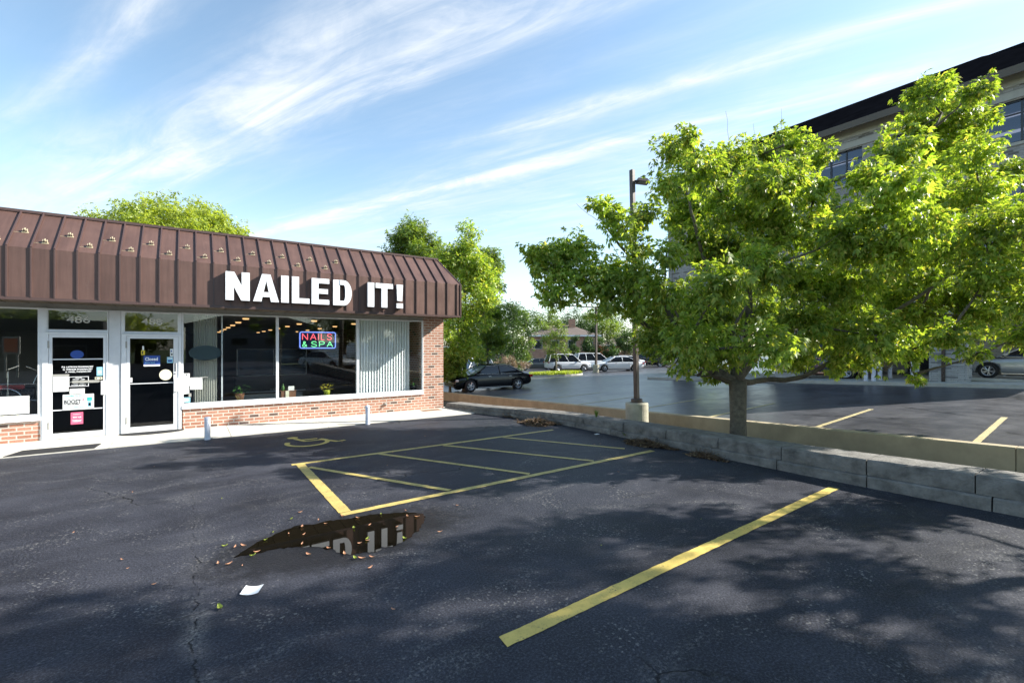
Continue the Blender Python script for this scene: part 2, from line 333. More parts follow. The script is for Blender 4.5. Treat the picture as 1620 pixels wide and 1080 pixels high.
M['grass'] = mat('grass_ground', (.10, .13, .03), .9, var=.3, vscale=.8, bump=.6, bscale=15)
M['brick'] = bricks('orange_brick', (.36, .155, .095), (.50, .25, .17), (.12, .075, .06), (.56, .50, .43))
M['brick_far'] = bricks('far_orange_brick', (.46, .20, .12), (.56, .29, .19), (.2, .1, .07), (.4, .32, .25), bw=.4, rh=.16, ms=.02)
M['tanbrick'] = bricks('grey_tan_brick', (.27, .262, .262), (.36, .35, .345), (.14, .13, .12), (.24, .23, .21), bw=.30, rh=.10, ms=.010, darkfrac=.12)
M['stone'] = bricks('pale_split_stone', (.34, .34, .33), (.46, .46, .44), (.22, .22, .22), (.22, .22, .21), bw=.42, rh=.075, ms=.007, darkfrac=.2, bumpst=.9)
M['roofm'] = mat('brown_standing_seam_metal', (.135, .072, .058), .48, metal=.36, spec=.5, var=.07, vscale=1.3)
def weathered_metal():
    n = NB(M['roofm']); sx = n.N.new('ShaderNodeSeparateXYZ'); n.L.new(n.obj, sx.inputs[0])
    wn = n.N.new('ShaderNodeTexWhiteNoise'); wn.noise_dimensions = '1D'; n.L.new(n.math('FLOOR', n.math('DIVIDE', n.math('ADD', sx.outputs[0], 2.689), .3105)), wn.inputs['W'])
    st = n.noise(9, 6, .7, 0, n.vscale(n.obj, (1.6, .12, .10))); bl = n.noise(2.2, 6, .6)
    f = n.math('MULTIPLY', n.mr(wn.outputs[0], 0, 1, .90, 1.09), n.math('MULTIPLY', n.mr(st, .3, .7, .84, 1.16), n.mr(bl, .3, .7, .9, 1.1)))
    vm = n.N.new('ShaderNodeVectorMath'); vm.operation = 'SCALE'; vm.inputs[0].default_value = (.145, .082, .066); n.L.new(f, vm.inputs['Scale'])
    n.L.new(n.mix(n.mr(n.noise(14, 7, .8, 0, n.vscale(n.obj, (1, .2, .25))), .60, .78, 0, .35), vm.outputs[0], (.26, .22, .19)), n.b.inputs['Base Color'])
    n.set('Roughness', n.mr(bl, .3, .7, .40, .56)); n.bump(n.noise(3.0, 3, .5), .35, .01)
weathered_metal()
M['seam'] = mat('dark_brown_seam_metal', (.085, .050, .044), .4, spec=.5)
M['soffit'] = mat('brown_soffit', (.10, .075, .05), .7, var=.3, vscale=3)
M['alu'] = mat('white_aluminium', (.74, .75, .77), .38, spec=.5, var=.05, vscale=6)
M['panel'] = mat('grey_white_panel', (.66, .67, .69), .5, var=.08, vscale=3)
M['trimgrey'] = mat('grey_header_trim', (.34, .33, .30), .6, var=.15, vscale=4)
M['glass'] = glass_mat('shop_glass', (.94, .96, .955), .85)
M['dglass'] = glass_mat('door_glass', (.45, .47, .5), .6)
M['white'] = mat('white_plastic', (.83, .83, .83), .45)
M['signw'] = mat('white_sign_face', (.86, .87, .89), .5)
M['signret'] = mat('sign_letter_return', (.10, .09, .10), .5)
M['paper'] = mat('white_paper', (.80, .80, .78), .8, var=.04, vscale=20)
M['boll'] = mat('bollard_white_paint', (.66, .68, .76), .55, var=.15, vscale=9, bump=.2)
M['black'] = mat('black_rubber', (.015, .015, .017), .8, bump=.6, bscale=120)
M['blackp'] = mat('black_gloss', (.010, .010, .012), .25)
M['dark'] = mat('dark_interior', (.035, .034, .036), .8)
M['inwall'] = mat('interior_wall', (.22, .21, .20), .8)
M['infloor'] = mat('interior_floor', (.14, .12, .10), .4)
M['ceil'] = mat('interior_ceiling', (.28, .27, .25), .8)
M['desk'] = mat('desk_dark_wood', (.075, .05, .045), .45)
M['blue'] = mat('blue_sign', (.02, .07, .32), .4)
M['lblue'] = mat('light_blue_print', (.30, .62, .80), .5)
M['teal'] = mat('teal_print', (.05, .45, .42), .5)
M['pink'] = mat('pink_print', (.70, .12, .22), .5)
M['ink'] = mat('dark_ink', (.03, .035, .045), .6)
M['cream'] = mat('cream_disc', (.78, .74, .55), .6)
M['oval'] = mat('dark_slate_sign', (.03, .055, .065), .5)
M['num'] = mat('grey_number', (.62, .60, .54), .5)
M['blind'] = mat('pale_blind_fabric', (.84, .86, .87), .8)
M['curtain'] = mat('cream_curtain', (.46, .45, .40), .9)
M['gold'] = mat('yellow_print', (.75, .55, .03), .5)
M['wood'] = mat('brown_wood', (.22, .10, .05), .6, var=.2, vscale=8)
M['pot'] = mat('lime_pot', (.50, .55, .05), .5)
M['petal'] = mat('yellow_petal', (.75, .65, .05), .6)
M['green'] = mat('indoor_leaf', (.06, .16, .03), .5)
M['pole'] = mat('brown_pole_paint', (.075, .055, .045), .5, var=.15, vscale=5)
M['lens'] = mat('lamp_lens', (.35, .35, .33), .25)
M['bark'] = mat('grey_bark', (.12, .105, .078), .95, var=.38, vscale=14, bump=1.0, bscale=34)
M['twig'] = mat('dark_twig_bark', (.075, .06, .045), .95, var=.3, vscale=10, bump=.6, bscale=40)
M['leafA'] = leaf_mat('yellow_green_leaf', (.115, .215, .02), (.39, .49, .11), (.52, .47, .14), .5)
M['leafB'] = leaf_mat('mid_green_leaf', (.09, .16, .03), (.20, .28, .06), (.26, .30, .07), .42)
M['leafC'] = leaf_mat('dark_green_leaf', (.035, .075, .02), (.07, .125, .03), None, .3)
M['leafD'] = leaf_mat('golden_green_leaf', (.19, .27, .04), (.37, .42, .08), None, .48)
M['drybush'] = leaf_mat('dry_pink_twig', (.22, .15, .12), (.34, .25, .2), None, .2)
M['deadleaf'] = leaf_mat('dead_leaf', (.06, .035, .02), (.16, .10, .055), (.34, .25, .14), .1, .7)
M['fallen'] = leaf_mat('fallen_orange_leaf', (.42, .17, .08), (.58, .32, .20), None, .15, .6)
M['fallen_g'] = leaf_mat('fallen_green_leaf', (.22, .30, .04), (.32, .36, .06), None, .15, .6)
M['shingle'] = mat('dark_shingle', (.008, .0078, .0095), .95, spec=0.0, var=.35, vscale=1.4, bump=.3, bscale=9)
M['fascia'] = mat('brown_fascia', (.10, .085, .07), .7)
M['band'] = mat('pale_stone_band', (.36, .35, .32), .8, var=.1)
M['bglass'] = mat('building_glass', (.02, .035, .07), .04, spec=1.0)
M['lampin'] = mat('warm_office_light', (.8, .6, .4), .5, emit=(1, .72, .5), es=.9)
M['warm'] = mat('warm_ceiling_light', (.8, .6, .3), .5, emit=(1, .58, .24), es=.6)
M['n_red'] = mat('neon_red', (.6, .05, .08), .3, emit=(1, .12, .16), es=.8)
M['n_green'] = mat('neon_green', (.1, .5, .2), .3, emit=(.22, .95, .38), es=.75)
M['n_blue'] = mat('neon_blue', (.1, .2, .8), .3, emit=(.22, .34, 1), es=.75)
M['n_board'] = mat('neon_backboard', (.006, .012, .06), .3)
M['houseroof'] = mat('brown_shingle_roof', (.13, .10, .085), .9, var=.2, vscale=1)
M['housewall'] = mat('grey_siding', (.17, .17, .18), .8)
M['houseglass'] = mat('house_glass', (.03, .035, .04), .1)
M['orange'] = mat('orange_sign_face', (.75, .16, .05), .5)
M['tail'] = mat('red_tail_lamp', (.35, .01, .01), .15)
M['amber'] = mat('amber_lamp', (.6, .2, .02), .15)
M['headl'] = mat('clear_headlamp', (.45, .46, .48), .1, spec=.8)
M['tyre'] = mat('tyre_rubber', (.014, .014, .015), .8)
M['rim'] = mat('alloy_rim', (.52, .53, .55), .28, metal=.8)
M['cglass'] = mat('car_window_glass', (.008, .011, .016), .04, spec=.6)
M['clight'] = mat('car_windscreen_glass', (.16, .22, .27), .05, spec=1.0)
M['trim'] = mat('chrome_trim', (.55, .55, .56), .2, metal=.9)
M['cblack'] = mat('car_paint_black', (.004, .0045, .006), .22, spec=.35, coat=.25)
M['cwhite'] = mat('car_paint_white', (.72, .73, .75), .3, coat=.6)
M['csilver'] = mat('car_paint_silver', (.36, .37, .39), .28, metal=.45, coat=.6)
M['cgrey'] = mat('car_paint_grey_green', (.09, .095, .09), .3, metal=.3, coat=.6)
M['cblue'] = mat('car_paint_dark_blue', (.008, .016, .07), .3, coat=.5)

# puddle water: dark mirror with a feathered rim is real thin water over asphalt
pm = bpy.data.materials.new('puddle_water'); pm.use_nodes = True
pb = pm.node_tree.nodes['Principled BSDF']; pb.inputs['Base Color'].default_value = (.006, .005, .003, 1); pb.inputs['Roughness'].default_value = .012; pb.inputs['Specular IOR Level'].default_value = .42; pb.inputs['IOR'].default_value = 1.33
M['water'] = pm
gr = M['guard'] = glass_mat('clear_guard_plastic', (.95, .93, .8), .5)
M['guard2'] = mat('milky_guard_plastic', (.46, .40, .27), .4)

# ---------------------------------------------------------------- the ground
def lin(a, b, n): return [a+(b-a)*i/(n-1) for i in range(n)]
tag(up(MB().add([(-700, -700, -2.4), (900, -700, -2.4), (900, 900, -2.4), (-700, 900, -2.4)], [(0, 1, 2, 3)])).build('ground', M['grass']), kind='structure')
def wallx(y):                        # front foot of the low block wall
    P = [(-40, 7.65), (1, 7.45), (3, 7.3), (8.4, 7.28), (10, 6.92), (11.1, 6.55), (12.66, 6.31)]
    for (a, xa), (b, xb) in zip(P, P[1:]):
        if y <= b: return xa+(xb-xa)*(y-a)/(b-a)
    return P[-1][1]
ys = lin(-40, 12.6, 60)
mb = up(MB()); vs = []; fs = []
for y in ys: vs += [(-60, y, 0), (wallx(y)+.1, y, 0)]
for i in range(len(ys)-1): fs.append((2*i, 2*i+1, 2*i+3, 2*i+2))
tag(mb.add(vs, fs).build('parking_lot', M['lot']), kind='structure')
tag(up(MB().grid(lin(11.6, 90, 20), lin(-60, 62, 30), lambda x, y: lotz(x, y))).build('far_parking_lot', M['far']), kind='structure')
tag(up(MB().grid([6.0, 7.6, 9.5, 11.7], lin(-40, 60, 40), lambda x, y: min(-.45, lotz(x, y)-.42)+.05*math.sin(x*2+y))).build('planting_strip', M['soil']), kind='structure')
# sidewalk in slabs with open joints
mb = MB(); js = [-16.5]+[-1.22+1.91*k for k in range(-7, 5)]+[6.02]
for a, b in zip(js, js[1:]):
    if b-a > .1: mb.box(a+.005, b-.005, 11.12, 12.80, -.05, .016)
mb.prism([(6.03, 11.13), (6.52, 11.2), (6.33, 12.6), (6.2, 12.69), (6.03, 12.69)], -.05, .015)
tag(mb.build('sidewalk', M['walk']), kind='structure')
# painted markings
def line(name, pts, wd, z, m):
    rr = random.Random(int(abs(pts[0][0]*97+pts[0][1]*31))); P = [Vector(p) for p in pts]; out = []
    for a, b in zip(P, P[1:]):
        n = max(1, int((b-a).length/.035)); out += [a+(b-a)*(i/n) for i in range(n)]
    out.append(P[-1]); vs = []; d = (P[-1]-P[0]).normalized(); nn = Vector((-d.y, d.x)); j0 = j1 = 0
    for i, p in enumerate(out):
        j0 = j0*.6+rr.gauss(0, .0016); j1 = j1*.6+rr.gauss(0, .0016); e_ = d*rr.uniform(-.012, .012) if i in (0, len(out)-1) else Vector((0, 0))
        for q in (p+nn*(wd/2+j0)+e_, p-nn*(wd/2+j1)-e_): vs.append((q.x, q.y, z(q.x, q.y) if callable(z) else z))
    return tag(up(MB().add(vs, [(2*i, 2*i+1, 2*i+3, 2*i+2) for i in range(len(out)-1)])).build(name, m), kind='structure')
def seg(a, b, n=14): return [(a[0]+(b[0]-a[0])*i/n, a[1]+(b[1]-a[1])*i/n) for i in range(n+1)]
line('parking_line', [(1.61, 2.42), (6.93, 2.60)], .115, .004, M['yellow'])
line('parking_line', [(1.36, 5.27), (6.75, 5.36)], .10, .0045, M['yellow_old'])
line('parking_line', [(1.30, 7.93), (6.62, 7.96)], .10, .0045, M['yellow_old'])
line('parking_line', [(1.42, 5.33), (1.42, 7.88)], .13, .005, M['yellow_old'])
for a, b in (((1.50, 7.62), (2.74, 5.37)), ((2.68, 7.88), (4.05, 5.40)), ((3.90, 7.88), (5.36, 5.42)), ((5.24, 7.88), (6.46, 5.75))):
    line('parking_line', [a, b], .085, .0055, M['yellow_old'])
mb = up(MB()); R_ = lambda cx, cy, r, a0, a1: [(cx+r*math.cos(math.radians(a)), cy+r*math.sin(math.radians(a))) for a in np.linspace(a0, a1, 18)]
mb.ribbon(R_(1.86, 9.62, .36, 150, 400), .09, .004); mb.ribbon([(1.72, 10.12), (1.84, 9.75), (2.16, 9.74), (2.36, 9.40), (2.52, 9.44)], .09, .0045)
mb.ribbon([(1.80, 9.93), (2.10, 9.92)], .08, .005); mb.ribbon(R_(1.70, 10.24, .05, 0, 359), .1, .0052, True)
tag(mb.build('wheelchair_marking', M['yellow']), kind='structure')
for k, y in enumerate((-3.1, -.45, 2.15, 4.78, 7.45, 10.1, 12.75, 15.4, 18.05)):
    line('far_parking_line', seg((11.78, y), (15.95, y+.27)), .11, lambda x, yy: lotz(x, yy)+.006, M['cream_line'])
# puddle
pud = [(.30, 4.74), (.45, 4.92), (.60, 5.03), (.78, 5.17), (.91, 5.20), (1.08, 5.15), (1.22, 5.16), (1.34, 5.12), (1.46, 5.10), (1.62, 5.09), (1.78, 5.02), (1.92, 4.98), (2.04, 4.90), (2.12, 4.78), (2.06, 4.60), (1.96, 4.47), (1.88, 4.37), (1.77, 4.28), (1.66, 4.20), (1.55, 4.17), (1.46, 4.20), (1.39, 4.14), (1.30, 4.18), (1.20, 4.20), (1.10, 4.27), (1.07, 4.40), (.98, 4.52), (.86, 4.61), (.74, 4.69), (.62, 4.73), (.45, 4.71)]
def rough_outline(P, amp, sub, seed):
    rr = random.Random(seed); out = []
    for i in range(len(P)):
        a = Vector(P[i]); b = Vector(P[(i+1) % len(P)]); d = b-a; nn = Vector((-d.y, d.x)).normalized()
        for k in range(sub):
            out.append(tuple(a+d*(k/sub)+nn*rr.uniform(-amp, amp)))
    return out
po = rough_outline(pud, .016, 4, 4)
tag(up(MB().add([(x, y, .003) for x, y in po], [tuple(range(len(po)))[::-1]])).build('puddle', M['water']), kind='structure')
bm = bmesh.new(); bm.from_mesh(bpy.data.objects['puddle'].data); bmesh.ops.recalc_face_normals(bm, faces=bm.faces)
for f in bm.faces:
    if f.normal.z < 0: f.normal_flip()
bmesh.ops.triangulate(bm, faces=bm.faces[:]); bm.to_mesh(bpy.data.objects['puddle'].data); bm.free()

# ---------------------------------------------------------------- low block wall, beige wall
bw = empty('block_wall', (7.3, 5, 0), label='low grey wall of two courses of weathered concrete blocks beside the near asphalt', cat='wall')
def wtop(y): return .385-.019*(y-1)
y = -12.0; k = 0; rr = random.Random(5)
def wallblock(y0, y1, z0f, z1f, off, th, name):
    mb = MB(); n = 13
    vs = []
    for yy in lin(y0+.007, y1-.007, n):
        x = wallx(yy)+off-5*0
        h_ = z1f(yy)-z0f(yy); J = lambda s_: rr.gauss(0, s_); chip = .022 if rr.random() < .12 else .004
        for (dx, zz) in ((.004+J(.002), z0f(yy)), (th, z0f(yy)), (th+J(.004), z1f(yy)), (.02+J(.005)+chip, z1f(yy)+J(.0015)), (.006+J(.003), z1f(yy)-.016-chip*.6+J(.003)), (J(.004), z0f(yy)+h_*.62), (J(.004), z0f(yy)+h_*.3)): vs.append((x+dx-7.3, yy-5, zz))
    K_ = 7; fs = [tuple(range(K_)), tuple(range((n-1)*K_, n*K_))[::-1]]
    for i in range(n-1):
        for q in range(K_): fs.append((K_*i+q, K_*i+(q+1) % K_, K_*i+K_+(q+1) % K_, K_*i+K_+q))
    o = mb.add(vs, fs).build(name, M['block'], bw); return o
while y < 12.55:
    L = rr.uniform(.98, 1.22) if y < 10 else .75
    y2 = min(y+L, 12.62); dz = rr.uniform(-.004, .004); dx = rr.uniform(-.008, .008)
    wallblock(y, y2, lambda q: wtop(q)*.42, lambda q, d=dz: wtop(q)+d, dx, .5, 'cap_block'); y = y2
y = -12.4
while y < 12.5:
    L = rr.uniform(1.0, 1.25); y2 = min(y+L, 12.6); dx = rr.uniform(-.02, .0)
    wallblock(y, y2, lambda q: -.6, lambda q: wtop(q)*.42-.004, -.035+dx, .45, 'foot_block'); y = y2
mb = MB(); y = -30.0
gw = empty('retaining_wall', (11.5, 5, 0), label='smooth beige concrete wall holding up the far parking lot', cat='wall')
y0s = [-30, -22, -14, -6.5, 1.6, 9.5, 18, 26.5, 35]
for a, b in zip(y0s, y0s[1:]):
    m_ = MB(); vs = []
    for yy in (a+.006, b-.006):
        for dx, dz in ((0, -1.2), (.24, -1.2), (.24, .035), (.02, .035), (0, .015)): vs.append((11.42+dx-11.5, yy-5, lotz(11.6, yy)+dz))
    m_.add(vs, [(0, 1, 2, 3, 4), (9, 8, 7, 6, 5)]+[(q, (q+1) % 5, 5+(q+1) % 5, 5+q) for q in range(5)]).build('wall_section', M['beige'], gw)

# ---------------------------------------------------------------- the shop building
YF = 12.69; XC = 6.27; XL = -16.0; YB = 34.0
sh = empty('store_building', (0, YF, 0), label='single storey brick shop row with brown standing seam metal canopy', cat='building')
def B(name, mb, m, parent=sh, **k):
    mb.v = [(x, y-YF, z) if parent is not None else (x, y, z) for x, y, z in mb.v]
    return mb.build(name, m, parent, **k)
def nest(o, par):                    # children share the building's frame: cancel nothing, parents sit at its origin
    o.parent = par; return o
# walls
mb = MB(); mb.box(-.14, XC-.65, YF, YF+.2, 0, .455)
B('brick_wall', mb, M['brick'])
B('brick_wall', MB().box(XL, -2.40, YF, YF+.2, 0, .41), M['brick'])
B('brick_wall', MB().box(XC-.65, XC, YF, YF+.3, 0, 2.72).box(XC-.29, XC, YF+.3, YB, -1.2, 2.9), M['brick'])
B('header', MB().box(XL, XC-.65, YF+.005, YF+.16, 2.605, 2.75), M['trimgrey'])
B('back_wall', MB().box(XL, XC-.3, YB-.2, YB, 0, 2.9), M['inwall'])
B('partition_wall', MB().box(-1.27, -1.19, YF+.2, YB-.2, 0, 2.7), M['inwall'])
B('interior_floor', MB().box(XL, XC-.3, YF+.2, YB-.2, .0, .03), M['infloor'])
B('interior_ceiling', MB().box(XL, XC-.3, YF+.17, YB-.2, 2.66, 2.7), M['ceil'])
B('flat_roof', MB().box(XL, XC, YF+.1, YB, 2.92, 3.05).box(XL, XC-.05, YF+.3, YF+.5, 3.05, 4.46), M['dark'])
B('window_post', MB().box(-2.399, -2.377, YF-.02, YF+.1, .017, 2.136).box(-2.399, -2.321, YF-.02, YF+.1, 2.1365, 2.604), M['alu'])
B('door_post_panel', MB().box(-1.39, -1.20, YF-.01, YF+.12, 0.017, 2.6), M['panel'])
# mansard canopy
YC = YF-.77; ZB = 2.725; ZK = 3.64; ZT = 4.47; YT = YF+.16; XR = XC+.17; XRT = XC+.02
mb = MB()
prof = [(YC, ZB), (YC, ZK), (YT, ZT)]
vs = []
for (yy, zz) in prof: vs.append((XL, yy, zz))
vs += [(XR, YC, ZB), (XR, YC, ZK), (XRT-.16, YT, ZT)]
vs += [(XR, YF+8, ZB), (XR, YF+8, ZK), (XRT-.16, YF+8, ZT)]
mb.add(vs, [(0, 3, 4, 1), (1, 4, 5, 2), (3, 6, 7, 4), (4, 7, 8, 5)])
can = B('canopy', mb, M['roofm'])
mb = MB(); k = 0
sx = -2.689-.3105*40
while sx < XR-.05:
    if sx > XL:
        topx = min(sx, XRT-.20)
        mb.box(sx-.011, sx+.011, YC-.028, YC-.001, ZB+.02, ZK+.012)
        a = Vector((sx, YC-.016, ZK)); b = Vector((topx, YT-.016, ZT))
        if b.x-a.x > -.2:
            d = (b-a); nn = Vector((0, -(ZT-ZK), YT-YC)).normalized()
            if nn.y > 0: nn = -nn
            nn = Vector((0, -abs(nn.y), abs(nn.z)))
            q = []
            for p in (a, b):
                q += [p+Vector((-.011, 0, 0)), p+Vector((.011, 0, 0)), p+Vector((.011, 0, 0))+nn*.028, p+Vector((-.011, 0, 0))+nn*.028]
            mb.add(q, [(0, 1, 2, 3), (7, 6, 5, 4), (0, 4, 5, 1), (1, 5, 6, 2), (2, 6, 7, 3), (3, 7, 4, 0)])
    sx += .3105
B('canopy_seam', mb, M['seam'], can)
mb = MB().box(XL, XR+.015, YC-.02, YC+.02, ZB-.035, ZB+.018).box(XL, XRT-.14, YT-.05, YT+.10, ZT-.02, ZT+.035)
mb.box(XR-.02, XR+.02, YC-.02, YC+.03, ZB, ZK); mb.tube([(XR, YC, ZK), (XRT-.16, YT, ZT)], .022, 6)
B('canopy_trim', mb, M['seam'], can)
B('soffit', MB().box(XL, XR-.02, YC+.02, YF-.002, ZB-.03, ZB-.012).box(XC+.002, XR-.02, YF, YF+8, ZB-.03, ZB-.012), M['soffit'], can)
mb = MB()
for q in range(70): mb.box(XL+q*.32, XL+q*.32+.012, YC+.03, YF-.01, ZB-.036, ZB-.0305)
B('soffit_joint', mb, M['blackp'], can)
# snow guards
gm = None
nn = Vector((0, -(ZT-ZK), (YT-YC))).normalized(); sl = Vector((0, YT-YC, ZT-ZK)).normalized()
for i in range(-3, 19):
    f = .42 if i % 2 == 0 else .17
    base = Vector((-2.689+.3105*(i+.5), YC, ZK))+(Vector((0, YT, ZT))-Vector((0, YC, ZK)))*f
    if gm is None:
        g_ = MB(); X = Vector((1, 0, 0))
        def slab(cx, cs, hx, hs, h0, h1):
            q = []
            for hh in (h0, h1):
                for s1 in (-1, 1):
                    for s2 in (-1, 1): q.append(X*(cx+s1*hx)+sl*(cs+s2*hs)+nn*hh)
            g_.add(q, [(0, 1, 3, 2), (4, 6, 7, 5), (0, 4, 5, 1), (2, 3, 7, 6), (0, 2, 6, 4), (1, 5, 7, 3)])
        slab(0, -.02, .048, .018, .002, .008); slab(-.028, .008, .005, .028, .008, .05); slab(.0, .012, .006, .034, .008, .065); slab(.028, .008, .005, .028, .008, .05); slab(-.10, -.028, .05, .003, .001, .004)
        go = g_.build('snow_guard', M['guard2'], can); gm = go.data
    else:
        go = bpy.data.objects.new('snow_guard', gm); C.objects.link(go); go.parent = can
    go.location = base-Vector((0, YF, 0))
# windows
def window(x0, x1, z0, z1, glass='glass', fw=.045, sill=True, frame_m='alu', left=None, right=None):
    l = fw if left is None else left; r = fw if right is None else right
    mb = MB().box(x0, x0+l, YF-.012, YF+.09, z0, z1).box(x1-r, x1, YF-.012, YF+.09, z0, z1).box(x0+l, x1-r, YF-.008, YF+.08, z1-.03, z1).box(x0+l, x1-r, YF-.008, YF+.08, z0, z0+.05)
    w_ = B('window', mb, M[frame_m])
    B('pane', MB().box(x0+l, x1-r, YF+.035, YF+.041, z0+.05, z1-.03), M[glass], w_)
    if sill: B('sill', MB().box(x0-.0, x1+.0, YF-.045, YF+.13, z0-.075, z0-.001), M['alu'], w_)
    return w_
window(-.155, 1.76, .53, 2.605, left=.03, right=.025)
window(1.763, 3.72, .53, 2.605, left=.03, right=.03)
window(3.723, 5.62, .53, 2.605, left=.03, right=.025)
window(-8.0, -2.40, .485, 2.605, left=.05, right=.04)
window(-2.32, -1.395, 2.14, 2.60, sill=False, left=.02, right=.02)
window(-1.195, -.16, 2.12, 2.60, sill=False, left=.06, right=.07)
B('window_ledge', MB().box(-.1, 5.6, YF+.13, YF+.36, .40, .53), M['blackp'])
# doors
def door(x0, x1, z1, lx0, lx1, gx0, gx1, gz0, gz1, hinge_left):
    mb = MB().box(x0, lx0, YF-.03, YF+.1, .017, z1).box(lx1, x1, YF-.03, YF+.1, .017, z1).box(lx0, lx1, YF-.03, YF+.1, z1-.045, z1)
    B('door_frame', mb, M['alu'])
    d = B('door', MB().box(lx0+.004, gx0, YF-.018, YF+.03, .03, z1-.05).box(gx1, lx1-.004, YF-.018, YF+.03, .03, z1-.05).box(gx0, gx1, YF-.018, YF+.03, gz1, z1-.05).box(gx0, gx1, YF-.018, YF+.03, .03, gz0), M['alu'])
    B('pane', MB().box(gx0, gx1, YF+.004, YF+.01, gz0, gz1), M['dglass'], d)
    B('threshold', MB().box(lx0, lx1, YF-.06, YF+.1, .014, .029), M['trimgrey'], d)
    hx = (lx1-.045); B('pull_plate', MB().box(hx-.04, hx+.035, YF-.06, YF-.019, .86, 1.15), M['white'], d, bevel=.006)
    for hz_ in (.22, 1.82): B('hinge', MB().box(lx0-.012, lx0+.012, YF-.036, YF-.015, hz_, hz_+.14), M['trimgrey'], d)
    return d
dA = door(-2.375, -1.395, 2.135, -2.29, -1.425, -2.235, -1.475, .13, 2.03, True)
for z in (.577, 1.585): B('cross_bar', MB().box(-2.235, -1.475, YF-.008, YF+.002, z, z+.021), M['alu'], dA)
B('push_bar', MB().box(-2.235, -1.50, YF-.01, YF+.002, 1.13, 1.145).box(-1.95, -1.54, YF-.02, YF-.002, 1.115, 1.165), M['trimgrey'], dA)
dB = door(-1.19, -.16, 2.115, -1.11, -.215, -1.05, -.305, .14, 2.02, False)
B('push_bar', MB().box(-1.05, -.305, YF-.01, YF+.002, 1.05, 1.068), M['alu'], dB)
B('lock_plate', MB().box(-.285, -.262, YF-.024, YF-.018, 1.30, 1.48).box(-.29, -.265, YF-.024, YF-.018, 1.24, 1.265), M['ink'], dB)
text_mesh('number_486', '486', M['num'], -2.04, -1.685, 2.325, 2.465, YF+.03-YF, sh, .002, .012)
text_mesh('number_488', '488', M['num'], -.865, -.50, 2.32, 2.455, YF+.03-YF, sh, .002, .012)
for nm in ('number_486', 'number_488'):
    o = bpy.data.objects[nm]; o.name = 'door_number'
# wall outlet and small fixtures
B('wall_socket', MB().box(5.80, 5.86, YF-.03, YF, 2.26, 2.34), M['trimgrey'], bevel=.005)
B('hose_spigot', MB().box(4.45, 4.52, YF-.05, YF, .22, .28).tube([(4.485, YF-.05, .25), (4.485, YF-.08, .21)], .012), M['trimgrey'])
# sign letters
sg = empty('shop_sign', (2.6, YC-.15, 2.86), label='big white block letters reading NAILED IT! mounted on the canopy front', cat='sign')
def letter(ch, x0, x1):
    w_ = x1-x0; H_ = .618; s = min(.155, w_*.40)
    P = []
    if ch == 'N': P = [[(0, 0), (s, 0), (s, H_), (0, H_)], [(w_-s, 0), (w_, 0), (w_, H_), (w_-s, H_)], [(0, H_), (s*1.05, H_), (w_, 0), (w_-s*1.05, 0)]]
    if ch == 'A':
        P = [[(0, 0), (s*1.05, 0), (w_/2+.005, H_*.80), (w_/2+.07, H_), (w_/2-.085, H_)], [(w_, 0), (w_-s*1.05, 0), (w_/2-.005, H_*.80), (w_/2-.07, H_), (w_/2+.085, H_)], [(w_*.2, .105), (w_*.8, .105), (w_*.72, .215), (w_*.28, .215)]]
    if ch == 'I': P = [[(0, 0), (w_, 0), (w_, H_), (0, H_)]]
    if ch == 'L': P = [[(0, 0), (w_, 0), (w_, .12), (0, .12)], [(0, .12), (s, .12), (s, H_), (0, H_)]]
    if ch == 'E': P = [[(0, 0), (s, 0), (s, H_), (0, H_)]]+[[(s, z), (w_-d, z), (w_-d, z+.115), (s, z+.115)] for z, d in ((0, 0), (.255, .03), (H_-.115, .0))]
    if ch == 'T': P = [[(0, H_-.125), (w_, H_-.125), (w_, H_), (0, H_)], [(w_/2-s/2, 0), (w_/2+s/2, 0), (w_/2+s/2, H_-.125), (w_/2-s/2, H_-.125)]]
    if ch == 'D':
        P = [[(0, 0), (s, 0), (s, H_), (0, H_)]]
        n = 14; cx = w_-H_*.5*.62; ro = H_/2
        out = [(cx+(w_-cx)*math.cos(a), H_/2+ro*math.sin(a)) for a in np.linspace(-PI/2, PI/2, n)]
        inn = [(cx+(w_-cx-s)*math.cos(a), H_/2+(ro-.115)*math.sin(a)) for a in np.linspace(-PI/2, PI/2, n)]
        out = [(s, 0)]+out+[(s, H_)]; inn = [(s, .115)]+inn+[(s, H_-.115)]
        P += [[out[i], out[i+1], inn[i+1], inn[i]] for i in range(len(out)-1)]
    if ch == '!': P = [[(.02, .19), (w_-.02, .19), (w_, H_), (0, H_)], [(.0, 0), (w_, 0), (w_, .125), (0, .125)]]
    f = MB(); r = MB()
    for q in P:
        a = sum(q[i][0]*q[(i+1) % len(q)][1]-q[(i+1) % len(q)][0]*q[i][1] for i in range(len(q)))
        if a < 0: q = q[::-1]
        q2 = [(x+x0-2.6, z) for x, z in q]
        f.prism(q2, -.002-.0007*P.index(q if q in P else q[::-1]), .02, 'y'); r.prism([(x, z) for x, z in q2], .0201, .148, 'y')
    o = f.build('letter', M['signw'], sg); r.build('letter_side', M['signret'], o)
for ch, a, b in (('N', .625, 1.083), ('A', 1.150, 1.668), ('I', 1.713, 1.873), ('L', 1.939, 2.320), ('E', 2.368, 2.767), ('D', 2.859, 3.301), ('I', 3.70, 3.868), ('T', 3.905, 4.361), ('!', 4.460, 4.635)):
    letter(ch, a, b)
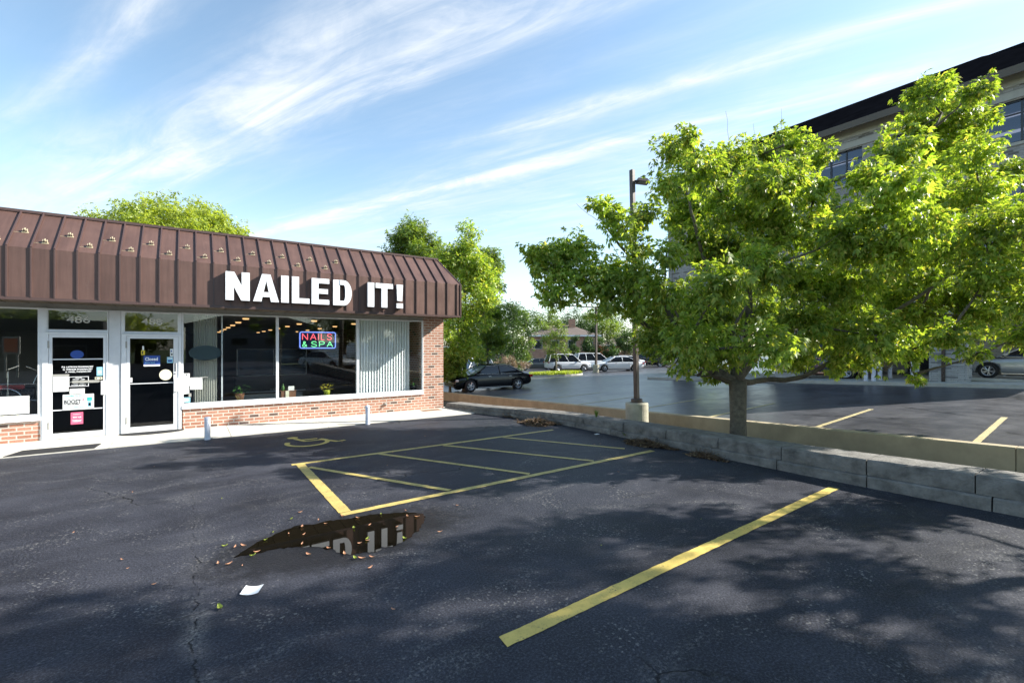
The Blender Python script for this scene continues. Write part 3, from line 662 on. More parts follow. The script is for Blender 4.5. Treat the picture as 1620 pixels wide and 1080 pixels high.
# neon sign: strokes as glass tubes
ns = empty('neon_sign', (2.73, YF+.12, 1.78), label='neon window sign reading NAILS & SPA in a blue border', cat='sign')
MB().box(-.47, .47, .02, .035, .0, .47).build('back_board', M['n_board'], ns)
def rrect(x0, x1, z0, z1, r):
    P = []
    for cx, cz, a in ((x1-r, z1-r, 0), (x0+r, z1-r, 90), (x0+r, z0+r, 180), (x1-r, z0+r, 270)):
        P += [(cx+r*math.cos(math.radians(a+q)), -.01, cz+r*math.sin(math.radians(a+q))) for q in (0, 30, 60, 90)]
    return P+[P[0]]
MB().tube(rrect(-.435, .435, .03, .44, .04), .011, 8).build('border_tube', M['n_blue'], ns, smooth=True)
STR = {'N': [[(0, 0), (0, 1), (.8, 0), (.8, 1)]], 'A': [[(0, 0), (.45, 1), (.9, 0)], [(.17, .36), (.73, .36)]], 'I': [[(.1, 0), (.1, 1)]], 'L': [[(0, 1), (0, 0), (.65, 0)]],
       'S': [[(.8, .82), (.62, .97), (.4, 1), (.15, .93), (.05, .75), (.17, .58), (.45, .5), (.7, .42), (.82, .25), (.7, .06), (.42, 0), (.15, .05), (0, .2)]],
       'P': [[(0, 0), (0, 1), (.55, 1), (.75, .9), (.8, .75), (.75, .58), (.55, .48), (0, .48)]],
       '&': [[(.85, 0), (.25, .68), (.22, .85), (.35, .98), (.52, .95), (.55, .78), (.4, .6), (.1, .38), (.03, .2), (.12, .05), (.35, 0), (.6, .12), (.8, .42)]]}
def neon(s, x0, wds, z0, h, m):
    for ch, wd in zip(s, wds):
        if ch != ' ':
            t = MB()
            for st in STR[ch]:
                q = [(x0+p[0]*wd*.8, -.012, z0+p[1]*h) for p in st]
                if len(st) > 5: t.tube(q, .0095, 6)
                else:
                    for a_, b_ in zip(q, q[1:]): t.tube([a_, b_], .0095, 6)
            t.build('letter_tube', m, ns, smooth=True)
        x0 += wd
neon('NAILS', -.375, (.19, .19, .075, .145, .17), .245, .155, M['n_red'])
neon('& SPA', -.375, (.15, .06, .2, .19, .19), .065, .135, M['n_green'])
for x in (-.3, .3): MB().tube([(x, .0, .45), (x, .05, .83)], .003, 4).build('hanging_wire', M['blackp'], ns)

# ---------------------------------------------------------------- notices on the glass
def card(name, x0, x1, z0, z1, m, label, cat, y=YF-.012, texts=(), parts=()):
    e = MB().box(x0, x1, y-.003, y, z0, z1).build(name, M[m]); tag(e, label, cat)
    for (s, a, b, c, d, mm) in texts:
        text_mesh('lettering', s, M[mm], x0+(x1-x0)*a, x0+(x1-x0)*b, z0+(z1-z0)*c, z0+(z1-z0)*d, y-.004, e, .0005, .035)
    for (a, b, c, d, mm, nm) in parts:
        MB().box(x0+(x1-x0)*a, x0+(x1-x0)*b, y-.006, y-.0035, z0+(z1-z0)*c, z0+(z1-z0)*d).build(nm, M[mm], e)
    return e
card('notice', -2.225, -2.0, .955, 1.255, 'paper', 'white paper notice taped beside the hours frame on the left door', 'notice', parts=((.1, .85, .8, .83, 'ink', 'print'), (.1, .7, .6, .62, 'ink', 'print'), (.1, .8, .4, .42, 'ink', 'print')))
card('notice_holder', -2.235, -1.99, 1.257, 1.30, 'trimgrey', 'grey clip strip above the taped paper on the left door', 'clip')
card('notice', -1.985, -1.76, .90, 1.005, 'paper', 'blank white strip of paper above the turquoise poster', 'notice', texts=())
card('poster', -2.085, -1.62, .585, .89, 'paper', 'pale poster with BOOST in dark letters and a teal bottle on left door', 'poster',
     texts=(('OXYGEN TO GO', .05, .62, .86, .96, 'teal'), ('BOOST', .04, .58, .38, .66, 'ink'), ('OXYGEN', .12, .52, .30, .40, 'ink'), ('A NATURAL ENERGY BOOST', .05, .7, .12, .18, 'teal')),
     parts=((.80, .92, .15, .55, 'lblue', 'bottle_print'), (.78, .94, .55, .78, 'teal', 'bottle_print'), (.82, .90, .2, .4, 'ink', 'bottle_print'), (.645, .665, .55, .72, 'pink', 'cross_print'), (.61, .70, .625, .65, 'pink', 'cross_print')))
card('poster', -1.968, -1.783, .29, .53, 'pink', 'small pink poster at the foot of the left door', 'poster', texts=(('PHARMACY', .2, .8, .80, .86, 'paper'), ('TRY US', .15, .85, .52, .64, 'paper'), ('TODAY', .12, .88, .2, .36, 'paper')))
card('sticker', -1.578, -1.488, 1.25, 1.43, 'lblue', 'light blue sticker on right side of left door glass', 'sticker', parts=((.2, .8, .25, .6, 'paper', 'print'),))
card('sticker', -1.605, -1.49, 1.175, 1.225, 'cream', 'small cream opening label below the light blue sticker', 'sticker', parts=((.1, .3, .3, .7, 'ink', 'print'), (.65, .85, .3, .7, 'ink', 'print')))
e = empty('door_lettering', (0, YF-.004, 0), label='three lines of white pharmacist names painted on the left door glass', cat='lettering')
for s, a, b, z in (('P.S. LATRONI PHARMACIST', -2.10, -1.63, 1.425), ('G. WEHLER PHARMACIST', -2.085, -1.64, 1.375), ('A. HIMEL, PHARMACIST', -2.05, -1.66, 1.325)):
    text_mesh('lettering', s, M['signw'], a, b, z, z+.032, 0, e, .002, .03)
e = empty('hours_lettering', (0, YF-.004, 0), label='white opening hours lettering inside a thin white frame on left door', cat='lettering')
MB().box(-2.0, -1.70, -.003, 0, 1.235, 1.245).box(-2.0, -1.70, -.003, 0, 1.045, 1.055).box(-1.71, -1.70, -.003, 0, 1.055, 1.235).box(-2.0, -1.99, -.003, 0, 1.055, 1.235).build('border', M['signw'], e)
for i, (s, a, b) in enumerate((('HOURS', -1.90, -1.80), ('MON - FRI', -1.94, -1.76), ('9AM - 6PM', -1.93, -1.77), ('SAT', -1.88, -1.82), ('9AM - 2PM', -1.93, -1.77), ('CLOSED SUNDAY', -1.96, -1.74))):
    text_mesh('lettering', s, M['signw'], a, b, 1.212-.029*i, 1.231-.029*i, 0, e, .002, .03)
o = MB().prism([(-1.876+.1*math.cos(a), 1.69+.085*math.sin(a)) for a in np.linspace(0, 2*PI, 24)[:-1]], YF-.004, YF-.001, 'y').build('sticker', M['blue']); tag(o, 'round blue seal high on the left door glass', 'sticker')
card('closed_sign', -.822, -.54, 1.425, 1.655, 'blue', 'blue sign reading Closed hanging in the right door', 'sign', texts=(('Closed', .08, .86, .52, .84, 'signw'), ('Come back', .08, .7, .30, .40, 'lblue')), parts=((0, 1, 0, .16, 'paper', 'white_strip'),))
o = MB().prism([(-.445+.112*math.cos(a), 1.232+.118*math.sin(a)) for a in np.linspace(0, 2*PI, 28)[:-1]], YF-.006, YF-.001, 'y').build('sticker', M['cream']); tag(o, 'round cream disc on the right door glass', 'sticker')
card('sticker', -.42, -.315, 1.49, 1.62, 'lblue', 'light blue payment sticker beside the Closed sign', 'sticker', parts=((.1, .9, .72, .88, 'paper', 'print'), (.15, .85, .2, .5, 'blue', 'print')))
card('sticker', -.365, -.31, 1.63, 1.80, 'paper', 'narrow white strip sticker near top right of the right door', 'sticker', parts=((.2, .6, .6, .8, 'blue', 'print'), (.3, .8, .15, .4, 'ink', 'print')))
card('sticker', -.865, -.80, 1.67, 1.77, 'gold', 'little yellow sticker above the Closed sign', 'sticker', parts=((.2, .5, .2, .8, 'ink', 'print'),))
card('sticker', -.845, -.815, 1.775, 1.86, 'paper', 'tiny white tag above the yellow sticker on the right door', 'sticker')
card('light_switch_cover', -1.045, -1.01, 1.09, 1.19, 'paper', 'small white box at left edge of the right door glass', 'box')
card('notice', .0, .225, .88, 1.15, 'paper', 'square white sheet taped inside the nail shop window beside the curtain', 'notice', y=YF+.03, parts=((.7, 1.5, .97, 1.03, 'trimgrey', 'tape'),))
card('notice', -.122, -.01, .96, 1.25, 'paper', 'tall white leaflet on window beside the right door', 'notice', y=YF+.03, parts=((.1, .8, .66, .68, 'ink', 'print'), (.1, .8, .33, .35, 'ink', 'print'), (.4, .6, .85, .95, 'ink', 'print')))
card('notice', -.122, -.02, .79, .95, 'paper', 'shorter white leaflet below the tall one beside the right door', 'notice', y=YF+.03)
card('sticker', -.122, .0, .60, .71, 'lblue', 'light blue card low in window beside the right door', 'sticker', y=YF+.03, parts=((.1, .7, .3, .7, 'paper', 'print'),))
card('sticker', -.03, .02, .72, .80, 'trimgrey', 'small grey card just above the light blue card', 'sticker', y=YF+.03)
o = MB().prism([(.285+.315*math.cos(a), 1.705+.17*math.sin(a)) for a in np.linspace(0, 2*PI, 40)[:-1]], YF+.06, YF+.09, 'y').build('oval_sign', M['oval']); tag(o, 'dark slate oval sign hanging in the first nail shop window', 'sign')
# pharmacy window
card('window_sheet', -3.4, -2.56, .56, .90, 'paper', 'large blank white board across the wheelchair in the left window', 'board', y=YF+.02)
o = text_mesh('window_lettering', 'PRESCRIPTION', M['cream'], -3.66, -2.70, .492, .545, YF-.02, None, .002, .03); tag(o, 'cream capital lettering along the bottom of the left window', 'lettering')
# wheelchair on show
wc = empty('wheelchair', (-2.85, YF+.45, .46), label='folding black wheelchair displayed in the left shop window', cat='wheelchair')
def ring(cx, y, cz, r, t, n=40): return [(cx+r*math.cos(2*PI*i/n), y, cz+r*math.sin(2*PI*i/n)) for i in range(n+1)]
w1 = MB().tube(ring(-.10, -.2, .32, .30, 0), .014, 6).build('wheel', M['tyre'], wc)
MB().tube(ring(-.10, -.23, .32, .26, 0), .008, 6).build('push_rim', M['trim'], w1)
s_ = MB()
for q in range(14): s_.tube([(-.10, -.2, .32), (-.10+.29*math.cos(q*PI/7), -.2, .32+.29*math.sin(q*PI/7))], .0025, 4)
s_.build('spokes', M['trim'], w1)
w2 = MB().tube(ring(.44, -.2, .10, .085, 0, 20), .02, 6).build('caster', M['tyre'], wc)
MB().tube([(-.05, -.2, .9), (-.05, -.2, .35), (.38, -.2, .33), (.44, -.2, .1)], .012, 6).tube([(-.2, -.2, .66), (.34, -.2, .66), (.36, -.2, .3), (.42, -.2, .12)], .012, 6).tube([(-.05, -.2, .95), (.1, -.2, 1.02)], .014, 6).tube([(.30, -.2, .66), (.38, -.2, .9), (.20, -.2, 1.0)], .008, 6).build('frame', M['trim'], wc)
MB().box(-.4, .33, -.18, .2, .58, .64).box(-.42, .3, -.19, -.16, .36, .56).build('seat', M['blackp'], wc)
MB().box(-.35, .18, -.21, -.195, .56, .64).build('arm_pad', mat('dark_red_pad', (.25, .02, .02), .6), wc)

# ---------------------------------------------------------------- inside the nail shop
bl = empty('vertical_blind', (3.78, YF+.22, .5), label='pale vertical blinds behind the third nail shop window', cat='blind')
MB().box(-.02, 1.56, -.03, .03, 2.07, 2.12).build('rail', M['alu'], bl)
sm = None
for i in range(19):
    if sm is None: o = MB().box(-.046, .046, -.001, .001, .03, 2.07).build('blind_slat', M['blind'], bl); sm = o.data
    else: o = bpy.data.objects.new('blind_slat', sm); C.objects.link(o); o.parent = bl
    o.location = (.04+i*.079, 0, 0); o.rotation_euler.z = math.radians(25+3*math.sin(i*2.1))
def curtain(name, x0, x1, label):
    mb = MB(); n = 40; vs = []; fs = []
    for i in range(n+1):
        x = x0+(x1-x0)*i/n; yy = YF+.26+.022*math.sin(i*1.6)
        vs += [(x, yy, .47), (x, yy, 2.6)]
    for i in range(n): fs.append((2*i, 2*i+2, 2*i+3, 2*i+1))
    return tag(mb.add(vs, fs).build(name, M['curtain']), label, 'curtain')
curtain('curtain', .06, .52, 'cream pleated curtain gathered behind the oval sign')
o = MB().box(.60, .63, YF+.2, YF+.25, .46, 2.6).build('curtain_rod', M['alu']); tag(o, 'slim white upright rod beside the gathered curtain', 'rod')
lm = None
lights = [(1.3, 15.2+2.5*k) for k in range(7)]+[(3.15, 15.3+2.4*k) for k in range(7)]+[(4.7, 16.5+2.6*k) for k in range(5)]
for i, (x, y) in enumerate(lights):
    if lm is None:
        o = MB().lathe([(.0, 0), (.07, 0), (.085, .02), (.085, .04)], 20).build('ceiling_light', M['warm']); lm = o
    else: o = lm.copy(); C.objects.link(o)
    o.location = (x, y, 2.615); tag(o, 'warm round downlight in the nail shop ceiling, one of three receding rows', 'ceiling light', 'downlights in the nail shop ceiling')
dk = empty('reception_desk', (2.3, 17.4, .03), label='dark reception desk with pale base stripe inside the nail shop', cat='desk')
MB().box(-1.1, 1.15, 0, .6, .30, .80).build('desk_front', M['desk'], dk, bevel=.01)
MB().box(-1.16, 1.2, -.05, .65, .80, .84).build('desk_top', M['desk'], dk)
MB().box(-1.1, .9, -.02, 0, .02, .25).build('base_panel', M['white'], dk); MB().box(-1.1, 1.0, -.02, 0, .31, .335).build('base_strip', M['white'], dk)
o = text_mesh('lettering', 'RECEPTION', M['num'], -.1, .6, .36, .40, 0, dk, .004)
mf = empty('mirror_frame', (2.3, 17.7, .87), label='wide rectangle of thin white frame standing above the reception desk', cat='frame')
f_ = MB(); 
for a, b, c, d in ((-1.05, -1.02, 0, .9), (.04, .06, 0, .9), (1.07, 1.1, 0, .9), (-1.05, 1.1, .88, .9), (-1.05, 1.1, 0, .02)): f_.box(a, b, 0, .03, c, d)
f_.build('frame', M['alu'], mf); MB().box(-1.02, 1.07, .012, .018, .02, .88).build('panel', M['bglass'], mf)
def plant(name, x, y, z, label, potm, flower, s=1.0):
    e = empty(name, (x, y, z), label=label, cat='potted plant')
    MB().lathe([(0, 0), (.045*s, 0), (.062*s, .11*s), (.066*s, .12*s), (.055*s, .12*s), (0, .10*s)], 18).build('pot', M[potm], e, smooth=True)
    mb = MB(); rr = random.Random(int(x*100))
    for i in range(26):
        a = rr.uniform(0, 6.28); r = rr.uniform(.02, .13)*s; h = rr.uniform(.12, .26)*s; c = Vector((r*math.cos(a), r*math.sin(a), h)); d = Vector((math.cos(a), math.sin(a), rr.uniform(-.5, .6))).normalized(); q = d.cross(Vector((0, 0, 1))).normalized()
        mb.add([c-d*.04*s, c+q*.018*s, c+d*.05*s, c-q*.018*s], [(0, 1, 2, 3)])
    mb.build('foliage', M[flower], e); return e
plant('potted_flower', 2.98, YF+.25, .53, 'yellow flowers in a lime pot on the window ledge under the neon sign', 'pot', 'petal', 1.35)
plant('potted_plant', 5.42, YF+.24, .53, 'small leafy plant at right end of the window ledge past the blinds', 'blackp', 'green', 1.5)
plant('potted_plant', .98, YF+.25, .53, 'low bushy plant in a brown pot on ledge before the reception desk', 'wood', 'green', 1.6)
cb = empty('display_box', (2.0, YF+.3, .53), label='small brown wooden box with a bottle and card on the ledge by the mullion', cat='box')
MB().box(-.12, .22, -.07, .09, 0, .19).build('box_body', M['wood'], cb, bevel=.004); MB().box(-.14, .24, -.08, .10, .19, .2).build('box_lid', M['wood'], cb)
MB().box(-.02, .06, -.085, -.075, .0, .2).build('cream_cloth', M['cream'], cb)
o = MB().lathe([(0, 0), (.03, 0), (.035, .06), (.03, .11), (.012, .14), (.012, .18), (0, .18)], 14).build('bottle', M['green'], smooth=True); o.location = (1.93, YF+.28, .731); tag(o, 'small green bottle standing on the wooden display box', 'bottle')
o = MB().box(-.07, .07, -.003, .003, 0, .11).build('card', M['paper']); o.location = (2.12, YF+.28, .731); tag(o, 'small white card standing on the wooden display box', 'card')

# ---------------------------------------------------------------- pavement furniture, mats, litter
bo = None
for (x, lab) in ((.28, 'short white pipe bollard at the pavement edge beside the right door'), (3.47, 'short white pipe bollard at the pavement edge below the third shop window')):
    b_ = empty('bollard', (x, 11.05, 0), label=lab, cat='bollard', group='pipe bollards along the pavement edge')
    MB().lathe([(.052, -.02), (.052, .40)], 20).build('post', M['boll'], b_, smooth=True)
    MB().lathe([(.055, .40), (.055, .435), (.04, .45), (0, .455)], 20).build('cap', M['boll'], b_, smooth=True)
mb = MB(); mb.prism([(-.66+.55*math.cos(a)*(1 if math.sin(a) < 0 else 1), 12.62-.34*abs(math.sin(a))**.7 if math.sin(a) < 0 else 12.62) for a in np.linspace(PI, 2*PI, 24)], .017, .030)
tag(mb.build('door_mat', M['black']), 'black half round rubber mat in front of the right door', 'mat')
tag(MB().prism([(-2.55, 11.13), (-1.42, 11.16), (-1.38, 11.62), (-2.42, 11.60)], .0175, .028).build('door_mat', M['black']), 'dark rectangular mat at the pavement edge before the left door', 'mat')
tag(MB().box(5.42, 6.0, 12.2, 12.5, .0165, .022).build('drain_plate', mat('rusty_plate', (.24, .14, .08), .8, var=.3, vscale=12)), 'rusty brown plate set in the pavement at the brick corner', 'plate')
pp = MB(); n = 6; vs = []
for j in range(n+1):
    for i in range(n+1):
        u, v = i/n, j/n; x = .30+u*.115+v*.05; yv = 3.98-u*.055+v*.10; vs.append((x, yv, .006+.016*(u-.5)**2*3+.008*v))
pp.add(vs, [(j*(n+1)+i, j*(n+1)+i+1, (j+1)*(n+1)+i+1, (j+1)*(n+1)+i) for j in range(n) for i in range(n)])
tag(pp.build('paper_scrap', M['white']), 'white scrap of paper lying on the near asphalt in front of the puddle', 'litter')
tag(MB().box(7.0, 7.09, 7.0, 7.06, .003, .012).build('paper_scrap', M['white']), 'tiny white scrap lying at the foot of the block wall', 'litter')
def leaf_shape(L_, W_, curl, seed):
    rr = random.Random(seed); mb = MB(); n = 5; vs = []
    for i in range(n+1):
        u = i/n; wd = W_*math.sin(PI*min(.98, u*.92+.04))**.8/2; x = (u-.5)*L_; z = curl*(2*u-1)**2
        vs += [(x, -wd, z+curl*.7), (x, 0, z), (x, wd, z+curl*.6)]
    return mb.add(vs, [(3*i+k, 3*i+3+k, 3*i+4+k, 3*i+1+k) for i in range(n) for k in (0, 1)])
protos = [leaf_shape(.058, .022, .009, 1).build('fallen_leaf', M['fallen']), leaf_shape(.045, .026, .012, 2).build('fallen_leaf', M['fallen_g'])]
spots = []
rr = random.Random(11)
pxs = [(475, 811), (461, 822), (504, 823), (542, 817), (566, 820), (603, 814), (642, 808), (645, 817), (696, 842), (432, 843), (457, 845), (478, 834), (515, 829), (560, 836), (585, 831), (628, 834), (481, 846), (420, 855), (478, 861), (385, 864), (372, 866), (400, 880), (406, 874), (488, 878), (545, 877), (562, 884), (572, 884), (588, 882), (586, 899), (355, 865), (345, 892), (362, 893), (569, 860), (581, 854), (348, 963), (660, 818), (520, 868), (640, 853)]
for i, (a, b) in enumerate(pxs):
    t = CAM_H*735/(b-548); x, y = at(a, t); spots.append((x, y))
for _ in range(34): spots.append((rr.uniform(-1.2, 7.0), rr.uniform(2.6, 10.5)))
for i, (x, y) in enumerate(spots):
    p = protos[1 if (i % 4 == 1 or i == 34) else 0]
    if i < 2: o = protos[i]
    else: o = p.copy(); C.objects.link(o)
    o.location = (x, y, .0075); o.rotation_euler = (rr.uniform(-.1, .1), rr.uniform(-.1, .1), rr.uniform(0, 6.28)); s = rr.uniform(.55, 1.15)*(1.4 if i == 34 else 1) if i < 38 else rr.uniform(.35, .7); o.scale = (s, s, s)
    g_ = o.data.materials[0] == M['fallen_g']
    pos = 'in or beside the dark puddle' if i < 38 and i != 34 else 'scattered on the open asphalt away from the puddle'
    tag(o, ('small yellow green fallen leaf ' if g_ else 'small orange brown fallen leaf ')+pos, 'leaf', 'yellow green fallen leaves '+pos if g_ else 'orange brown fallen leaves '+pos)
def pile(cx, cy, rx, ry, h, n, label, seed, ang=0):
    r_ = np.random.default_rng(seed); mb = MB(); ca, sa = math.cos(ang), math.sin(ang)
    for i in range(n):
        a = r_.uniform(0, 2*PI); q = r_.uniform(0, 1)**.6*(1+.25*math.sin(3*a+seed)); x = rx*q*math.cos(a); yy = ry*q*math.sin(a)
        z = max(0.006, h*max(0,1-q)**.7*r_.uniform(.3, 1.05)); c = Vector((cx+x*ca-yy*sa, cy+x*sa+yy*ca, z))
        d = Vector(r_.normal(size=3)); d.z *= .45; d.normalize(); b = d.cross(Vector((r_.normal(), r_.normal(), 1.5))).normalized(); L_ = r_.uniform(.025, .06); W_ = L_*r_.uniform(.15, .35)
        mb.add([c-d*L_, c+b*W_, c+d*L_, c-b*W_], [(0, 1, 2, 3)])
        if i % 9 == 0: mb.tube([c-d*.1+Vector((0, 0, .01)), c+d*.12+Vector((0, 0, .02))], .0022, 3)
    return tag(mb.build('leaf_pile', M['deadleaf']), label, 'leaf pile')
pile(6.82, 8.75, .50, .30, .15, 1500, 'tall heap of dead leaves against the wall at far end of the hatched bay', 3, 2.2)
pile(7.02, 5.72, .52, .17, .11, 1300, 'wide heap of dead leaves where the near hatch line meets the wall', 4, 1.75)
pile(7.08, 4.55, .34, .13, .07, 750, 'low scatter of dead leaves at the wall nearest the camera', 5, 1.6)
pile(6.95, 10.0, .3, .12, .06, 420, 'small scatter of dead leaves at the wall nearest the shop', 6, 1.9)

def weed(x, y, z, h, n, label, seed):
    r_ = random.Random(seed); mb = MB(); e = empty('weed', (x, y, z), label=label, cat='plant')
    for i in range(n):
        a = r_.uniform(0, 6.28); l = r_.uniform(.5, 1)*h; o = Vector((math.cos(a), math.sin(a), 0)); s_ = Vector((-o.y, o.x, 0))*.006; p0 = o*.02; p1 = o*(.25*l)+Vector((0, 0, l*.6)); p2 = o*(.6*l)+Vector((0, 0, l*r_.uniform(.6, .95)))
        mb.add([p0-s_, p0+s_, p1+s_, p1-s_], [(0, 1, 2, 3)]); mb.add([p1-s_*1.6, p1+s_*1.6, p2], [(0, 1, 2)])
        if i % 3 == 0: mb.add([p1-s_*3, p1+o*.03, p1+s_*3, p1-o*.02], [(0, 1, 2, 3)])
    mb.build('foliage', M['leafB'], e)
weed(7.55, 7.55, wtop(7.5), .20, 34, 'small dry green weed growing out of the wall top left of the lamp post', 1)
weed(7.27, 6.45, .0, .16, 26, 'low weed at the wall foot beside the wide heap of dead leaves', 2)
weed(7.30, 3.1, .0, .10, 18, 'tiny weed at the wall foot beside the end of the long yellow stripe', 3)
weed(7.05, 9.5, .0, .14, 24, 'low weed at the wall foot near the hatched bay', 4)

# ---------------------------------------------------------------- lamp posts
def lamp_post(x, y, zb, top, label):
    e = empty('lamp_post', (x, y, zb), label=label, cat='lamp post')
    H_ = .34-zb if zb > -.8 else .7
    MB().lathe([(.30, -.3), (.30, H_-.03), (.285, H_), (0, H_+.002)], 32).build('concrete_base', M['base'], e, smooth=False)
    MB().box(-.12, .12, -.12, .12, H_, H_+.015).lathe([(.15, H_+.003), (.15, H_+.09), (.13, H_+.11), (0, H_+.11)], 20).build('base_cover', M['pole'], e)
    MB().box(-.057, .057, -.057, .057, H_+.05, top-zb).build('pole', M['pole'], e, bevel=.006)
    return e, H_
lp, _h = lamp_post(9.94, 8.4, -.5, 6.62, 'tall square brown lamp post on round concrete base behind the block wall')
lp.rotation_euler = (-.02*FW.x, -.02*FW.y, 0); hz = 6.62+.5; a0 = math.radians(-60); Mx = Matrix.Translation((0, 0, hz-.33)) @ Matrix.Rotation(math.radians(-32), 4, 'Z')
h_ = MB().box(.06, .14, -.03, .03, -.0, .05, Mx)
h_.add([Mx @ Vector(v) for v in ((.12, -.15, .0), (.44, -.15, -.04), (.44, .15, -.04), (.12, .15, .0), (.14, -.11, .09), (.38, -.11, .07), (.38, .11, .07), (.14, .11, .09))], [(0, 1, 2, 3), (7, 6, 5, 4), (0, 4, 5, 1), (1, 5, 6, 2), (2, 6, 7, 3), (3, 7, 4, 0)])
hd = h_.build('lamp_head', M['pole'], lp); MB().add([Mx @ Vector(v) for v in ((.16, -.11, -.009), (.41, -.11, -.040), (.41, .11, -.040), (.16, .11, -.009))], [(0, 1, 2, 3)]).build('lens', M['lens'], hd)
x, y = at(943, 45); z = lotz(x, y)
l2 = empty('lamp_post', (x, y, z), label='slim lamp post with long pale crossbar among the white cars', cat='lamp post')
MB().lathe([(.3, 0), (.3, .75), (0, .76)], 16).build('concrete_base', M['base'], l2)
MB().box(-.09, .09, -.09, .09, .7, 6.35).build('pole', M['pole'], l2)
u_ = Vector((RT.x, RT.y, 0)); MB().tube([-u_*4.6+Vector((0, 0, 6.45)), -u_*2+Vector((0, 0, 6.42)), u_*0+Vector((0, 0, 6.28)), u_*1.4+Vector((0, 0, 6.35))], [.05, .07, .07, .04], 8).build('crossbar', M['conc'], l2)

# ---------------------------------------------------------------- trees
def leaves(clumps, n_total, lsize, leaflets, m, name, parent, seed, droop=.5, aspect=.34, gap=.30, origin=Vector((0, 0, 0))):
    r = np.random.default_rng(seed); cl = np.array([[*c, rr_] for c, rr_ in clumps]); wts = cl[:, 3]**2.2; wts /= wts.sum()
    N_ = n_total; idx = r.choice(len(cl), N_, p=wts); dirs = r.normal(size=(N_, 3)); dirs /= np.linalg.norm(dirs, axis=1)[:, None]
    rad = r.uniform(0, 1, N_)**.42
    # lumpy clump surface
    ph = cl[idx, 0]*3.1; lump = 1+.22*np.sin(dirs[:, 0]*5+ph)+.20*np.sin(dirs[:, 1]*6+ph*1.7)+.16*np.sin(dirs[:, 2]*7+ph*.6)
    P = cl[idx, :3]+dirs*(rad*lump*cl[idx, 3])[:, None]*np.array([1, 1, .82])
    # voids: drop leaves inside a 3D wave pattern
    f = 2.2/np.maximum(.35, cl[:, 3].mean())
    q = np.sin(P[:, 0]*f*1.9+1.3*np.sin(P[:, 2]*f))+np.sin(P[:, 1]*f*2.1+1.1*np.sin(P[:, 0]*f*1.3))+np.sin(P[:, 2]*f*2.3+P[:, 1]*f)
    keep = q > (-3+gap*4.2)+r.normal(size=N_)*.35
    P = P[keep]; D = dirs[keep]; n = len(P)
    out = D*.8+r.normal(size=(n, 3))*.55; out[:, 2] -= droop*r.uniform(.3, 1.2, n); out /= np.linalg.norm(out, axis=1)[:, None]
    V = []; 
    side = np.cross(out, r.normal(size=(n, 3))*.5+np.array([0, 0, 1.0])); side /= np.linalg.norm(side, axis=1)[:, None]; nrm = np.cross(side, out)
    for k in range(leaflets):
        a = (k-(leaflets-1)/2)*(2.3/max(1, leaflets-1)) if leaflets > 1 else 0
        sz = lsize*r.uniform(.7, 1.25, n)*(1-.18*abs(a))
        d = out*math.cos(a)+side*math.sin(a)+r.normal(size=(n, 3))*.14; d[:, 2] -= droop*.25; d /= np.linalg.norm(d, axis=1)[:, None]
        s2 = np.cross(nrm+r.normal(size=(n, 3))*.25, d); s2 /= np.linalg.norm(s2, axis=1)[:, None]; n2 = np.cross(d, s2)
        st = P+d*(sz*.10)[:, None]; w_ = (sz*aspect/2)[:, None]
        mid = P+d*(sz*.50)[:, None]; tip = P+d*sz[:, None]; tip[:, 2] -= sz*.10
        fold = n2*(sz*.07)[:, None]
        V.append(np.stack([st, mid+s2*w_+fold, tip, mid-s2*w_+fold], 1))
    V = np.concatenate(V, 0).reshape(-1, 3)-np.array(origin); nq = len(V)//4
    me = bpy.data.meshes.new(name); me.vertices.add(len(V)); me.vertices.foreach_set('co', V.ravel().astype(np.float32))
    me.loops.add(nq*4); me.loops.foreach_set('vertex_index', np.arange(nq*4, dtype=np.int32)); me.polygons.add(nq)
    me.polygons.foreach_set('loop_start', np.arange(0, nq*4, 4, dtype=np.int32)); me.polygons.foreach_set('loop_total', np.full(nq, 4, dtype=np.int32)); me.update(calc_edges=True)
    me.materials.append(m); o = bpy.data.objects.new(name, me); C.objects.link(o); o.parent = parent; return o
def limb(mb, a, b, r0, r1, bend, seed, n=8, sides=8):
    rr = random.Random(seed); a = Vector(a); b = Vector(b); d = b-a; side = d.cross(Vector((0, 0, 1)));
    if side.length < 1e-3: side = Vector((1, 0, 0))
    side.normalize(); s = rr.uniform(-1, 1)*bend*.5; pts = []; rad = []
    for i in range(n+1):
        u = i/n; p = a+d*u+Vector((0, 0, -bend*math.sin(PI*u)*.6))+side*s*math.sin(PI*u)+Vector([rr.uniform(-1, 1)*d.length*.012 for _ in range(3)])*(1 if 0 < i < n else 0)
        pts.append(p); rad.append(r0+(r1-r0)*u**.8)
    mb.tube(pts, rad, sides); return pts
def nearest(pts, q): return min(pts, key=lambda p: (p-q).length)
